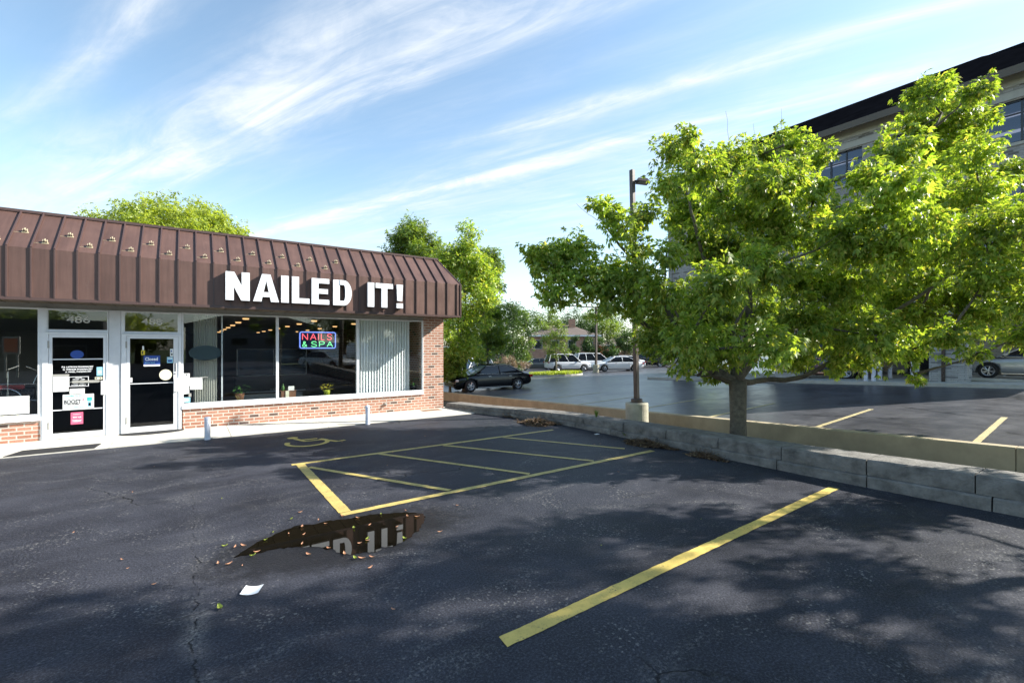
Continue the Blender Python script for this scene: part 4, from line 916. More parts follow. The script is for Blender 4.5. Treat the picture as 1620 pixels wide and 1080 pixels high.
def tree(name, label, cat, base, h_fork, r_trunk, clumps, n, lsize, lf, m, seed, limbs=None, bark='bark', gap=.3, droop=.5, group=None, aspect=.34):
    e = empty(name, base, label=label, cat=cat, group=group); B0 = Vector(base); rr = random.Random(seed)
    mb = MB(); loc = [(Vector(c)-B0, r) for c, r in clumps]
    top = Vector((rr.uniform(-.05, .05), rr.uniform(-.05, .05), h_fork))
    tp = [Vector((0, 0, -.1)), Vector((0, 0, .15)), Vector((top.x*.4, top.y*.4, h_fork*.5)), top]
    mb.tube(tp, [r_trunk*1.35, r_trunk*1.08, r_trunk*.96, r_trunk*1.05], 14)
    nodes = [top]
    if limbs is None:
        cen = sum((c for c, r in loc), Vector())/len(loc); zt = max(c.z for c, r in loc)
        p = limb(mb, top, Vector((cen.x*.6, cen.y*.6, h_fork+(zt-h_fork)*.85)), r_trunk*.8, r_trunk*.12, -.1, seed, 10); nodes += p
    else:
        for i, path in enumerate(limbs):
            last = top; L_ = len(path); r0 = r_trunk*path[0] ; pts = path[1]
            for j, q in enumerate(pts):
                q = Vector(q)-B0; ra = r0*(1-j/len(pts)*.75); rb = r0*(1-(j+1)/len(pts)*.75)
                nodes += limb(mb, last, q, ra, rb, .06, seed+i*9+j, 6); last = q
    rad_max = r_trunk*.28
    for i, (c, r) in enumerate(sorted(loc, key=lambda t: (t[0]-top).length)):
        s = nearest(nodes[1:] or nodes, c+Vector((0, 0, -r*.5))); L_ = (c-s).length
        if L_ < .05: continue
        p = limb(mb, s, c, min(rad_max, .012+.02*L_), .008, .05*L_, seed+i+50, 6, 5); nodes += p[3:]
        for q in range(3):
            d = Vector((rr.gauss(0, 1), rr.gauss(0, 1), rr.gauss(.3, .8))).normalized(); limb(mb, p[4], c+d*r*.9, .009, .003, .03, seed+i*3+q, 4, 4)
    mb.build('trunk', M[bark], e, smooth=True)
    leaves(clumps, n, lsize, lf, M[m], 'crown', e, seed, droop, aspect, gap, B0)
    return e
# main honey-coloured street tree by the wall
T0 = 9.8
K = [(872, 415, 46, .3), (850, 400, 26, .0), (905, 395, 40, .2), (930, 440, 46, .1), (880, 460, 38, .4), (965, 430, 40, .4), (945, 325, 20, .3), (965, 335, 26, .3), (985, 360, 30, .2), (1005, 395, 30, -.1), (1030, 335, 26, .0), (955, 475, 36, .2),
     (1000, 440, 45, .2), (1015, 480, 40, .5), (1050, 455, 44, -.2), (1050, 510, 46, .3), (1090, 530, 50, -.3), (1035, 540, 34, .4), (1095, 480, 46, .4), (1010, 345, 18, .2), (1075, 565, 36, .3), (1055, 400, 30, .1),
     (1070, 235, 36, -.1), (1090, 215, 20, .1), (1060, 290, 34, .1), (1105, 265, 44, .4), (1105, 325, 48, -.2), (1080, 345, 36, .1), (1105, 385, 50, .3), (1150, 260, 46, .2), (1155, 320, 54, -.4), (1150, 390, 56, .3), (1140, 450, 54, -.6), (1130, 500, 52, .0),
     (1195, 245, 36, .5), (1210, 290, 48, .1), (1245, 225, 32, .2), (1285, 245, 34, .0), (1240, 290, 50, -.3), (1290, 300, 34, .3), (1220, 350, 58, .2), (1205, 420, 58, -.5), (1200, 490, 56, .5), (1150, 545, 46, -.4), (1215, 545, 50, -.2), (1110, 565, 30, .2), (1130, 590, 22, -.1), (1255, 565, 36, .1),
     (1275, 365, 52, -.1), (1275, 440, 60, .4), (1275, 510, 54, -.5), (1320, 330, 30, .1), (1330, 380, 50, .2), (1335, 450, 58, -.3), (1330, 520, 54, .4), (1320, 570, 28, .0),
     (1370, 280, 38, .0), (1385, 330, 50, .3), (1395, 395, 56, -.4), (1390, 465, 58, .2), (1385, 530, 50, -.3), (1360, 570, 28, .2), (1420, 235, 42, .1), (1430, 290, 50, -.2), (1445, 355, 56, .4), (1450, 425, 56, -.1), (1445, 495, 54, .3), (1430, 550, 36, -.1),
     (1465, 150, 34, .1), (1490, 135, 24, .2), (1455, 200, 42, .2), (1500, 185, 46, -.1), (1545, 140, 28, .0), (1535, 190, 38, .2), (1490, 245, 50, .3), (1540, 240, 38, -.2), (1500, 310, 54, -.3), (1550, 300, 44, .2), (1505, 385, 54, .2), (1560, 365, 50, -.4), (1510, 460, 54, -.2), (1565, 430, 50, .3), (1500, 530, 40, .3), (1555, 500, 44, -.2),
     (1600, 270, 30, .3), (1605, 335, 42, .0), (1620, 400, 50, -.2), (1625, 470, 46, .1), (1615, 530, 30, .2), (1400, 585, 14, .0), (1448, 598, 13, -.1), (1545, 560, 16, .1), (1660, 350, 60, .1), (1670, 450, 60, .0), (1720, 400, 60, .2)]
rr = random.Random(21); clumps = []
for px, py, r, dt in K:
    spread = 1.5 if px > 1040 else .9
    wq = max(.2, 1-((px-1330)/330)**2*.7-((py-370)/260)**2*.45)**.5
    t = T0+dt*1.2+rr.uniform(-2.9, 2.1)*wq
    if px < 1040: t = T0+.1+rr.uniform(-.5, .5)
    if px > 1560: t -= .6
    clumps.append((pt(px, py, t), r*t/735*.88))
F_ = lambda px, py, t: pt(px, py, t+(.9 if px > 1200 else .1))
limbs = [(.05, [F_(1150, 400, 9.8), F_(1158, 260, 9.8), F_(1148, 176, 9.8)]), (.05, [F_(1180, 380, 9.9), F_(1200, 250, 9.9), F_(1192, 196, 9.9)]), (.05, [F_(1225, 380, 9.6), F_(1240, 240, 9.6), F_(1236, 172, 9.6)]), (.06, [F_(1010, 460, 10.2), F_(950, 350, 10.2), F_(912, 322, 10.2)]),
         (.62, [F_(1130, 590, 9.8), F_(1095, 555, 10.0), F_(1030, 520, 10.2), F_(960, 470, 10.4), F_(900, 430, 10.4)]),
         (.55, [F_(1090, 560, 9.9), F_(1050, 470, 10.1), F_(1000, 410, 10.2), F_(960, 360, 10.2)]),
         (.60, [F_(1160, 560, 10.0), F_(1140, 480, 10.2), F_(1110, 400, 10.3), F_(1085, 300, 10.2)]),
         (.66, [F_(1183, 540, 9.7), F_(1184, 460, 9.6), F_(1200, 380, 9.6), F_(1235, 270, 9.7)]),
         (.46, [F_(1215, 530, 9.5), F_(1270, 480, 9.3), F_(1340, 390, 9.3), F_(1420, 290, 9.3), F_(1490, 180, 9.4)]),
         (.42, [F_(1215, 600, 9.6), F_(1270, 596, 9.3), F_(1330, 560, 9.1), F_(1420, 490, 9.0), F_(1520, 420, 8.8), F_(1620, 360, 8.6)]),
         (.4, [F_(1190, 560, 9.9), F_(1260, 520, 10.6), F_(1350, 440, 10.9), F_(1450, 350, 10.9)]),
         (.16, [F_(1140, 594, 9.6), F_(1085, 590, 9.5), F_(1045, 575, 9.5)])]
bx, by = at(1168, T0)
mt = tree('street_tree', 'broad yellow green tree with forked grey trunk behind the low block wall', 'tree', (bx, by, -.5), 1.62, .165, clumps, 54000, .122, 5, 'leafA', 33, limbs, gap=.47, aspect=.36, droop=.9, bark='bark')
# trees out of view behind the camera's right whose shade falls across the near asphalt
def round_tree(x, y, zb, h, rc, seed, label, m='leafB', n=5000, ls=.16, lf=3, hf=None, gap=.33, name='tree', group=None, tr=.16, flat=.8, nc=None, cr=(.22, .36)):
    rr = random.Random(seed); hf = hf or h*.28; cl = []; cz = (h+hf*.9)/2; hz_ = (h-hf*.9)/2
    for i in range(nc or int(16+rc*5)):
        while True:
            v = Vector((rr.uniform(-1, 1), rr.uniform(-1, 1), rr.uniform(-1, 1)))
            if .25 < v.length < 1: break
        k_ = 1-.25*max(0, v.z)
        cl.append((Vector((x+v.x*rc*flat*k_, y+v.y*rc*flat*k_, zb+cz+v.z*hz_*.85)), rr.uniform(*cr)*rc))
    return tree(name, label, 'tree', (x, y, zb), hf, tr, cl, n, ls, lf, m, seed, gap=gap, group=group)
round_tree(10.2, -1.5, -.4, 9.6, 2.6, 101, 'street tree right of the frame shading the near stripe', n=12500, ls=.15, gap=.25, hf=2.4, nc=34, cr=(.13, .22))
round_tree(10.8, -5.8, -.3, 12.5, 3.2, 102, 'tall street tree further right shading the foreground', n=12500, ls=.17, gap=.25, nc=40, cr=(.11, .19))
round_tree(9.4, -11.0, -.2, 14.5, 3.6, 103, 'tallest street tree behind the camera on the right', n=10000, ls=.18, gap=.25, nc=30, cr=(.10, .18))
round_tree(4.4, -6.0, -.0, 7.2, 2.2, 104, 'tree behind the camera shading the foreground asphalt', n=4500, ls=.14, gap=.25, nc=14, cr=(.13, .22))

# trees and bushes beyond the shop
def bgtree(px, t, top, bot, wpx, label, m, seed, n=2600, ls=.3, name='tree', lf=2, gap=.33, extra=None, zb=None, aspect=.42):
    x, y = at(px, t); zb_ = lotz(x, y) if zb is None else zb; rr = random.Random(seed)
    zt = CAM_H-(top-548)/735*t; zl = CAM_H-(bot+8-548)/735*t; rc = wpx*t/735/2*1.12; cl = []
    nn_ = int((extra or 20)*1.35); n = int(n*1.5)
    for i in range(nn_):
        while True:
            v = Vector((rr.uniform(-1, 1), rr.uniform(-1, 1), rr.uniform(-1, 1)))
            if .2 < v.length < 1: break
        k_ = 1-.45*max(0, v.z)
        cr = rr.uniform(.24, .38)*min(rc, (zt-zl)*.6)
        cl.append((Vector((x+v.x*(rc-cr*.6)*k_, y+v.y*(rc-cr*.6)*k_, (zt+zl)/2+v.z*((zt-zl)/2-cr*.7))), cr))
    return tree(name, label, 'bush' if 'bush' in name else 'tree', (x, y, zb_), max(.3, zl-zb_+.2), max(.06, rc*.06), cl, n, ls, lf, m, seed, gap=gap, aspect=aspect)
bgtree(275, 46, 306, 430, 225, 'wide golden green tree rising behind the shop roof', 'leafD', 201, 12000, .36, lf=3, extra=60, gap=.2)
bgtree(148, 44, 330, 400, 44, 'small yellowish treetop at far left above the shop roof', 'leafD', 202, 2000, .3, lf=3, extra=12)
bgtree(375, 48, 352, 430, 80, 'low green treetop above the shop roof beside the golden tree', 'leafD', 203, 4500, .32, lf=3, extra=20)
bgtree(655, 34, 338, 470, 100, 'green treetop above the right end of the canopy', 'leafB', 204, 5000, .25, lf=3, extra=30)
bgtree(735, 26, 344, 590, 112, 'tall yellow green tree rising beside the shop corner', 'leafA', 205, 7800, .20, lf=3, extra=44)
bgtree(772, 30, 382, 585, 84, 'yellow green tree just right of the tall tree by the shop', 'leafB', 206, 4200, .22, lf=3, extra=30)
bgtree(712, 25.6, 551, 598, 60, 'bright green bush at the shop corner in front of the black sedan', 'leafA', 207, 4200, .15, name='bush', lf=4, extra=44, gap=.25)
bgtree(812, 48, 446, 588, 72, 'dark green tree behind the roof of the black sedan', 'leafC', 208, 3000, .30, extra=24)
bgtree(825, 52, 480, 575, 40, 'dark green tree left of the far brick house', 'leafB', 209, 1500, .30, extra=16)
bgtree(880, 44, 504, 566, 46, 'slender light green tree growing in the grass island', 'leafB', 210, 1500, .20, extra=18)
bgtree(868, 76, 478, 545, 60, 'feathery tree rising behind the left end of the brick house', 'leafB', 211, 1700, .38, extra=18)
bgtree(905, 84, 474, 545, 80, 'broad tree behind the roof of the brick house', 'leafC', 212, 2200, .42, extra=24)
bgtree(952, 80, 470, 540, 70, 'tall pale tree behind the right end of the brick house', 'leafB', 213, 2000, .42, extra=20)
bgtree(940, 60, 508, 568, 40, 'dark bushy tree in front of the brick house', 'leafC', 214, 1500, .3, extra=16)
bgtree(912, 62, 522, 574, 26, 'small dark conifer like tree before the brick house', 'leafC', 215, 800, .28, extra=10)
bgtree(988, 60, 515, 556, 44, 'round dark tree with visible trunk behind the white sedan', 'leafC', 216, 1600, .28, extra=18)
bgtree(965, 58, 535, 572, 34, 'small brownish green tree behind the white cars', 'leafC', 217, 900, .28, extra=12)
bgtree(1040, 70, 470, 565, 80, 'tall green tree behind the dark van', 'leafB', 218, 2400, .4, extra=24)
bgtree(1110, 72, 455, 575, 90, 'tall pale green tree past the left end of the office block', 'leafA', 219, 2400, .4, extra=24)
bgtree(805, 46, 557, 580, 62, 'low dry pinkish hedge bush beyond the parking lot', 'drybush', 220, 1500, .14, name='hedge_bush', extra=14)
bgtree(745, 56, 540, 585, 90, 'dark hedge bush behind the white pickup', 'leafC', 221, 2200, .3, name='hedge_bush', extra=20)
bgtree(785, 60, 500, 575, 80, 'dark leafy tree filling the gap behind the black sedan', 'leafC', 222, 2200, .34, extra=20)
for i, (px, t, w_) in enumerate(((850, 100, 120), (960, 104, 130), (1060, 100, 130), (740, 96, 140))):
    bgtree(px, t, 482, 560, w_, ('distant green tree far behind the left house end', 'distant green tree far behind the right house end', 'distant green tree far behind the dark van', 'distant green tree far behind the shop corner')[i], 'leafC', 230+i, 2000, .6, extra=26)

# grass islands
def island(name, px0, px1, t, wd, label_kind='structure'):
    a = Vector(at(px0, t)); b = Vector(at(px1, t)); d = (b-a).normalized(); nn_ = Vector((-d.y, d.x)); P = []
    for i in range(24):
        q = 2*PI*i/24; c = (a+b)/2+d*((b-a).length/2)*math.cos(q)*1.0+nn_*wd/2*math.sin(q); P.append((c.x, c.y))
    mb = MB(); n = len(P); vs = [(x, y, lotz(x, y)-.1) for x, y in P]+[(x, y, lotz(x, y)+.13) for x, y in P]
    mb.add(vs, [tuple(range(n, 2*n))]+[(i, (i+1) % n, n+(i+1) % n, n+i) for i in range(n)]); tag(mb.build('kerb', M['conc']), kind='structure')
    c = Vector(((a+b)/2)); rr = np.random.default_rng(9); g_ = MB()
    for i in range(5200):
        q = rr.uniform(0, 2*PI); r_ = rr.uniform(0, 1)**.5*.95; p = c+d*((b-a).length/2)*math.cos(q)*r_+nn_*wd/2*math.sin(q)*r_; z = lotz(p.x, p.y)+.12; h = rr.uniform(.12, .32); l = Vector((rr.normal()*.1, rr.normal()*.1, h)); s_ = Vector((rr.normal(), rr.normal(), 0)).normalized()*.05; P3 = Vector((p.x, p.y, z))
        g_.add([P3-s_, P3+s_, P3+l], [(0, 1, 2)])
    tag(g_.build('grass', M['leafD']), label='bright grass on the kerbed island in the far parking lot', cat='grass', kind='stuff')
island('kerb', 835, 922, 41.5, 3.6)
# street and lawn far off
tag(up(MB().grid(lin(-60, 110, 30), lin(58, 70, 4), lambda x, y: -1.75+.012*max(0, x-20))).build('street', M['far']), kind='structure')

# ---------------------------------------------------------------- brick houses far off
def house(name, px0, px1, t, eave, ridge, base, label, roofm='houseroof', wallm='brick_far', depth=9, chim=True, wins=4):
    a = Vector(at(px0, t)); b = Vector(at(px1, t)); e = empty(name, (a.x, a.y, 0), math.atan2((b-a).y, (b-a).x), label=label, cat='house'); L_ = (b-a).length
    z0 = CAM_H-(base-548)/735*t; ze = CAM_H-(eave-548)/735*t; zr = CAM_H-(ridge-548)/735*t
    wl = MB().box(0, L_, 0, depth, z0-1.5, ze).build('wall', M[wallm], e)
    r_ = MB().add([(-.5, -.6, ze-.05), (L_+.5, -.6, ze-.05), (L_+.5, depth+.6, ze-.05), (-.5, depth+.6, ze-.05), (depth*.4, depth/2, zr), (L_-depth*.4, depth/2, zr)], [(0, 1, 5, 4), (2, 3, 4, 5), (1, 2, 5), (3, 0, 4), (0, 3, 2, 1)]).build('roof', M[roofm], e)
    MB().box(-.52, L_+.52, -.64, -.55, ze-.22, ze+.02).build('gutter', M['white'], r_)
    if chim: MB().box(L_*.62, L_*.62+1, depth*.35, depth*.35+.9, zr-1.5, zr+.9).build('chimney', M[wallm], r_)
    for k in range(wins):
        x = L_*(k+.5)/wins
        for zc in ([ze-1.3, ze-4.0] if ze-z0 > 4.5 else [ze-1.4]):
            w_ = MB().box(x-.65, x+.65, -.06, .0, zc-.75, zc+.65).build('window', M['trimgrey'], e); MB().box(x-.53, x+.53, -.08, -.061, zc-.63, zc+.53).build('pane', M['houseglass'], w_)
    return e
house('brick_house', 838, 945, 72, 530, 512, 566, 'far brick house with brown hipped roof behind the white cars')
house('brick_house', 952, 1075, 76, 545, 530, 566, 'low tan brick house behind the dark van', wins=3, chim=False)
house('brick_house', 700, 800, 78, 548, 530, 575, 'low brick house hidden behind trees by the shop corner', wins=3, chim=False)
# opposite side of the street, seen reflected in the shop glass
def block(name, x0, x1, y0, y1, h, roof, label, wm, wz):
    e = empty(name, ((x0+x1)/2, y1, 0), label=label, cat='building'); hx = (x1-x0)/2; D_ = y1-y0
    MB().box(-hx, hx, -D_, 0, -.5, h).build('wall', M[wm], e)
    if roof: MB().add([(-hx-.4, .4, h), (hx+.4, .4, h), (hx+.4, -D_-.4, h), (-hx-.4, -D_-.4, h), (0, .4, h+roof), (0, -D_-.4, h+roof)], [(0, 1, 4), (3, 5, 2), (1, 2, 5, 4), (0, 4, 5, 3), (0, 3, 2, 1)]).build('roof', M['houseroof'], e)
    n = max(2, int((x1-x0)/3.6))
    for k in range(n):
        x = -hx+(k+.5)*(x1-x0)/n
        for zc in wz: w_ = MB().box(x-1, x+1, 0, .06, zc-.55, zc+.55).build('window', M['trimgrey'], e); MB().box(x-.93, x+.93, .061, .08, zc-.48, zc+.48).build('pane', M['houseglass'], w_)
    return e
block('siding_house', -.5, 15, -56, -45, 4.6, 2.3, 'grey sided gabled house reflected in the nail shop windows', 'housewall', (2.5,))
block('flat_roofed_shop', -22, -6, -36, -26, 4.0, 0, 'low dark flat roofed shop reflected in the left window', 'dark', (1.4,))
ps = empty('pole_sign', (-8.7, -14, 0), label='orange and white roadside sign reflected in the left shop window', cat='sign')
for x in (-.25, .25): MB().box(x-.05, x+.05, -.05, .05, 0, 1.4).build('post', M['conc'], ps)
MB().box(-.36, .36, -.1, .1, 1.4, 2.45).build('sign_box', M['conc'], ps); MB().box(-.28, .28, .101, .13, 1.52, 2.33).build('sign_face', M['orange'], ps)
for i, (x, y, h, r) in enumerate(((-14, -40, 6.6, 4.5), (-5, -44, 5.2, 4), (13, -24, 9, 4), (20, -22, 9, 4.5), (-24, -38, 9, 5))):
    round_tree(x, y, 0, h, r, 300+i, ('broad tree behind the low dark shop', 'low tree between the dark shop and sided house', 'tree before the right end of the sided house', 'big tree at the right side of the street', 'big tree at the far left of the street')[i], m='leafD' if i == 1 else 'leafB', n=3600, ls=.5, lf=3, tr=.3)

# ---------------------------------------------------------------- office block on the right
ob = empty('office_building', (26, 6, 0), label='large tan brick office block with dark shingle roof above an open garage', cat='building')
def OB(name, mb, m, parent=ob, **k):
    mb.v = [(x-26, y-6, z) for x, y, z in mb.v]; return mb.build(name, m, parent, **k)
XO = 26.3; Y0, Y1 = .9, 19.6; ZG = 4.1; ZE = 12.45
WY = [(1.4, 4.6), (5.6, 7.6), (8.7, 10.7), (11.8, 13.8), (14.9, 17.4)]; WZ = [(9.8, 11.35), (7.0, 8.5), (5.0, 6.1)][:3]
WZ = [(9.75, 11.4), (7.1, 8.75), (4.75, 6.2)]
mb = MB()
zc = ZG
for (a, b) in sorted(WZ):
    mb.box(XO, XO+.3, Y0, Y1, zc, a); zc = b
mb.box(XO, XO+.3, Y0, Y1, zc, ZE)
for (a, b) in WZ:
    yy = Y0
    for (c, d) in WY:
        mb.box(XO, XO+.3, yy, c, a, b); yy = d
    mb.box(XO, XO+.3, yy, Y1, a, b)
OB('brick_wall', mb, M['tanbrick'])
OB('side_wall', MB().box(XO+.3, 44, Y1-.3, Y1, ZG, ZE).box(XO+.3, 44, Y0, Y0+.3, ZG, ZE).box(43.7, 44, Y0, Y1, ZG, ZE), M['tanbrick'])
OB('garage_ceiling', MB().box(XO-.02, 44, Y0, Y1, ZG-.35, ZG-.002), M['band'])
OB('stone_band', MB().box(XO-.06, XO-.001, Y0, Y1, 11.45, 11.75).box(XO-.07, XO-.001, Y0, Y1, ZG-.002, ZG+.28), M['band'])
for (a, b) in WZ:
    for (c, d) in WY:
        n = 3; wd = (d-c)/n; f_ = MB()
        for k in range(n+1): f_.box(XO+.08, XO+.16, c+k*wd-.035, c+k*wd+.035, a, b)
        f_.box(XO+.08, XO+.16, c, d, a, a+.06).box(XO+.08, XO+.16, c, d, b-.06, b).box(XO+.085, XO+.155, c, d, a+(b-a)*.68, a+(b-a)*.68+.05)
        wo = OB('window', f_, M['blackp']); OB('pane', MB().box(XO+.12, XO+.13, c, d, a, b), M['bglass2'] if 'bglass2' in M else M.setdefault('bglass2', glass_mat('office_glass', (.34, .42, .58), 1.2)), wo)
        OB('window_sill', MB().box(XO-.05, XO+.07, c-.05, d+.05, a-.12, a-.002), M['band'], wo)
OB('office_ceiling', MB().box(XO+.3, 38, Y0+.3, Y1-.3, 11.5, 11.6).box(XO+.3, 38, Y0+.3, Y1-.3, 8.8, 8.95).box(XO+.3, 38, Y0+.3, Y1-.3, 6.3, 6.4), M['ceil'])
OB('office_wall', MB().box(37.8, 38, Y0+.3, Y1-.3, ZG, 11.5), M['inwall'])
for x in (28, 30.2, 32.4):
    for k in range(9): OB('office_light', MB().box(x, x+.28, 1.6+k*2.0, 3.0+k*2.0, 11.44, 11.49), M['lampin'])
rf = OB('roof', MB().add([(XO-.6, Y0-.6, ZE), (XO-.6, Y1+.6, ZE), (44.6, Y1+.6, ZE), (44.6, Y0-.6, ZE), (31.2, 5.5, 15.75), (31.2, Y1-3.0, 15.75), (39.5, Y1-3.0, 15.75), (39.5, 5.5, 15.75)], [(0, 4, 5, 1), (1, 5, 6, 2), (2, 6, 7, 3), (3, 7, 4, 0), (4, 7, 6, 5), (0, 1, 2, 3)]), M['shingle'])
OB('gable', MB().add([(31.2, 5.55, 15.7), (31.2, .6, 15.7), (27, .6, 12.6), (36, .6, 17.4), (36, 5.55, 17.0), (40, 3, 15)], [(0, 1, 2), (0, 4, 3, 1), (4, 5, 3), (0, 1, 3, 4)]), M['shingle'], rf)
OB('fascia', MB().box(XO-.66, XO-.601, Y0-.6, Y1+.6, ZE-.28, ZE+.03).box(XO-.6, XO-.001, Y0-.6, Y1+.6, ZE-.04, ZE-.003), M['fascia'], rf)
OB('frieze', MB().box(XO-.04, XO-.001, Y0, Y1, ZE-.5, ZE-.045), M['band'])
for (a, b, th) in ((5.05, 6.25, .75), (18.3, 19.3, 1.0), (11.6, 12.7, .8)):
    OB('pillar', MB().box(XO-.05, XO+th, a, b, -1, ZG-.36), M['stone'])
OB('downpipe', MB().box(XO-.09, XO-.051, 5.72, 5.84, .3, ZG-.36), M['blackp'])
for (a, b) in ((5.05, 6.25), (11.6, 12.7), (18.3, 19.3)): OB('inner_pillar', MB().box(33, 33.7, a, b, -1, ZG-.36), M['stone'])
OB('garage_back_wall', MB().box(37, 37.3, Y0, 14.5, -1, ZG-.36), M['tanbrick'])
OB('garage_door_opening', MB().box(36.9, 36.99, 7.4, 9.8, .1, 2.9), M['blackp'])
# kerbed platform the block stands on
tag(up(MB().grid(lin(25.3, 46, 8), lin(-8, 20.4, 12), lambda x, y: lotz(25.3, y)+.15)).build('garage_pavement', M['conc']), kind='structure')
mb = MB(); n = 24; yy = lin(-8, 20.4, n); vs = []
for y in yy: vs += [(25.15, y, lotz(25.3, y)-.1), (25.15, y, lotz(25.3, y)+.145), (25.32, y, lotz(25.3, y)+.153), (25.32, y, lotz(25.3, y)-.1)]
mb.add(vs, [(4*i+q, 4*i+(q+1) % 4, 4*i+4+(q+1) % 4, 4*i+4+q) for i in range(n-1) for q in range(4)]+[(0, 1, 2, 3), (4*n-1, 4*n-2, 4*n-3, 4*n-4)])
tag(mb.build('kerb', M['conc']), kind='structure')
bg = None
for i, (px, t, lab) in enumerate(((1369, 21.5, 'left bollard of the white pair before the dark blue car'), (1380, 21.2, 'second bollard from the left before the dark blue car'), (1392, 22.2, 'third bollard from the left beside the dark garage opening'), (1408, 23.5, 'fourth bollard in the row at the garage opening'), (1444, 20.8, 'taller bollard left of the stone pillar'), (1451, 20.8, 'taller bollard nearest the stone pillar'))):
    x, y = at(px, t); x = max(x, 25.75); b_ = empty('garage_bollard', (x, y, lotz(25.3, y)+.15), label=lab, cat='bollard', group='pale bollards at the garage opening')
    MB().lathe([(.085, 0), (.085, 1.0)], 16).build('post', M['boll'], b_, smooth=True); MB().lathe([(.09, 1.0), (.08, 1.05), (0, 1.08)], 16).build('cap', M['boll'], b_, smooth=True)
x, y = 27.0, 4.3
tag(MB().box(x, x+.25, y-.9, y+.9, lotz(25.3, y)+.15, lotz(25.3, y)+.28).build('wheel_stop', M['conc'], bevel=.02), 'concrete wheel stop in front of the silver car', 'wheel stop')

# ---------------------------------------------------------------- cars
def car(name, label, kind, paint, loc, rz, detail=True, rimm='rim'):
    e = empty(name, loc, rz, label=label, cat='car')
    SP = {'sedan': dict(L=4.95, W=.93, wb=2.98, fo=.93, r=.34, body=[(-2.45, .42, .70, .80), (-2.40, .30, .82, .98), (-2.0, .24, .90, 1.03), (-1.4, .20, .93, 1.05), (-.6, .19, .94, 1.0), (.3, .19, .93, .98), (1.0, .19, .90, .98), (1.6, .20, .84, .93), (2.15, .22, .76, .83), (2.40, .26, .66, .72), (2.47, .34, .56, .60)],
                        base=(-1.85, 1.28), roof=(-.95, .42), zr=1.46, zb=.98),
          'suv': dict(L=4.95, W=.97, wb=2.95, fo=.95, r=.39, body=[(-2.44, .50, .95, 1.05), (-2.38, .38, 1.05, 1.12), (-1.9, .30, 1.06, 1.14), (-1.2, .28, 1.06, 1.14), (-.3, .28, 1.05, 1.12), (.5, .28, 1.04, 1.12), (1.0, .28, 1.02, 1.12), (1.6, .30, .98, 1.08), (2.15, .32, .90, 1.00), (2.38, .36, .80, .88), (2.46, .44, .66, .72)],
                      base=(-2.38, 1.22), roof=(-2.10, .35), zr=1.86, zb=1.08),
          'van': dict(L=5.0, W=.98, wb=3.0, fo=.95, r=.36, body=[(-2.48, .45, .95, 1.05), (-2.42, .32, 1.05, 1.12), (-1.9, .27, 1.07, 1.14), (-1.2, .25, 1.07, 1.14), (-.3, .25, 1.06, 1.13), (.5, .25, 1.05, 1.12), (1.2, .25, 1.02, 1.12), (1.7, .27, .96, 1.05), (2.2, .3, .86, .94), (2.42, .34, .74, .8), (2.5, .42, .6, .66)],
                      base=(-2.44, 1.6), roof=(-2.25, .7), zr=1.80, zb=1.08)}[kind]
    W_ = SP['W']; mb = MB(); ring_n = 0; vs = []
    for i, (x, zb, zs, zt) in enumerate(SP['body']):
        u = abs(x)/(SP['L']/2); wd = W_*(1-.16*max(0, u-.72)**1.0/.28*(1 if u > .72 else 0)-.02)
        ringp = [(0, zb), (.78*wd, zb), (.95*wd, zb+.06), (wd, zb+.26*(zs-zb)+.05), (wd*1.0, zb+.62*(zs-zb)), (wd*.965, zs-.02), (wd*.88, zs+(zt-zs)*.55), (wd*.6, zt-.01), (0, zt)]
        full = [(y, z) for y, z in ringp]+[(-y, z) for y, z in ringp[-2:0:-1]]; ring_n = len(full)
        vs += [(x, y, z) for y, z in full]
    fs = []
    nS = len(SP['body'])
    for i in range(nS-1):
        for q in range(ring_n): fs.append((i*ring_n+q, i*ring_n+(q+1) % ring_n, (i+1)*ring_n+(q+1) % ring_n, (i+1)*ring_n+q))
    fs += [tuple(range(ring_n)), tuple(range((nS-1)*ring_n, nS*ring_n))[::-1]]
    body = mb.add(vs, fs).build('body', M[paint], e, smooth=True)
    md = body.modifiers.new('s', 'SUBSURF'); md.levels = 2; md.render_levels = 2
    xf = SP['L']/2-SP['fo']; xr_ = xf-SP['wb']; r = SP['r']
    cut = MB()
    for xw in (xf, xr_):
        for s in (-1, 1): cut.lathe([(.0001, -.22), (r*1.13, -.22), (r*1.13, .3), (.0001, .3)], 28, Matrix.Translation((xw, s*(W_-.06), r)) @ Matrix.Rotation(PI/2*(-s), 4, 'X'))
    co = cut.build('cutter', None); co.parent = e
    bo_ = body.modifiers.new('b', 'BOOLEAN'); bo_.object = co; bo_.operation = 'DIFFERENCE'; bo_.solver = 'FAST'
    bpy.context.view_layer.update(); dg = bpy.context.evaluated_depsgraph_get(); me = bpy.data.meshes.new_from_object(body.evaluated_get(dg)); body.modifiers.clear(); body.data = me; bpy.data.objects.remove(co)
    me.materials.clear(); me.materials.append(M[paint]); me.polygons.foreach_set('use_smooth', [True]*len(me.polygons))
    # greenhouse: dark glass volume, then painted roof and pillars slightly proud
    (b0, b1), (r0, r1), zr, zb = SP['base'], SP['roof'], SP['zr'], SP['zb']; wb_, wr = W_*.89, W_*.66
    def gh(u, v, off=0):                # u 0..1 rear->front on base/roof, v 0 base ..1 roof
        xb = b0+(b1-b0)*u; xr = r0+(r1-r0)*u; crown = .03*math.sin(PI*u)
        return xb+(xr-xb)*v, wb_+(wr-wb_)*v**1.1+off+.012*math.sin(PI*v), zb-.04+(zr-.04+crown-(zb-.04))*v
    g_ = MB(); vs = []; n = 10; mrow = 5
    for j in range(mrow+1):
        for i in range(n+1):
            x, y, z = gh(i/n, j/mrow); vs.append((x, y, z))
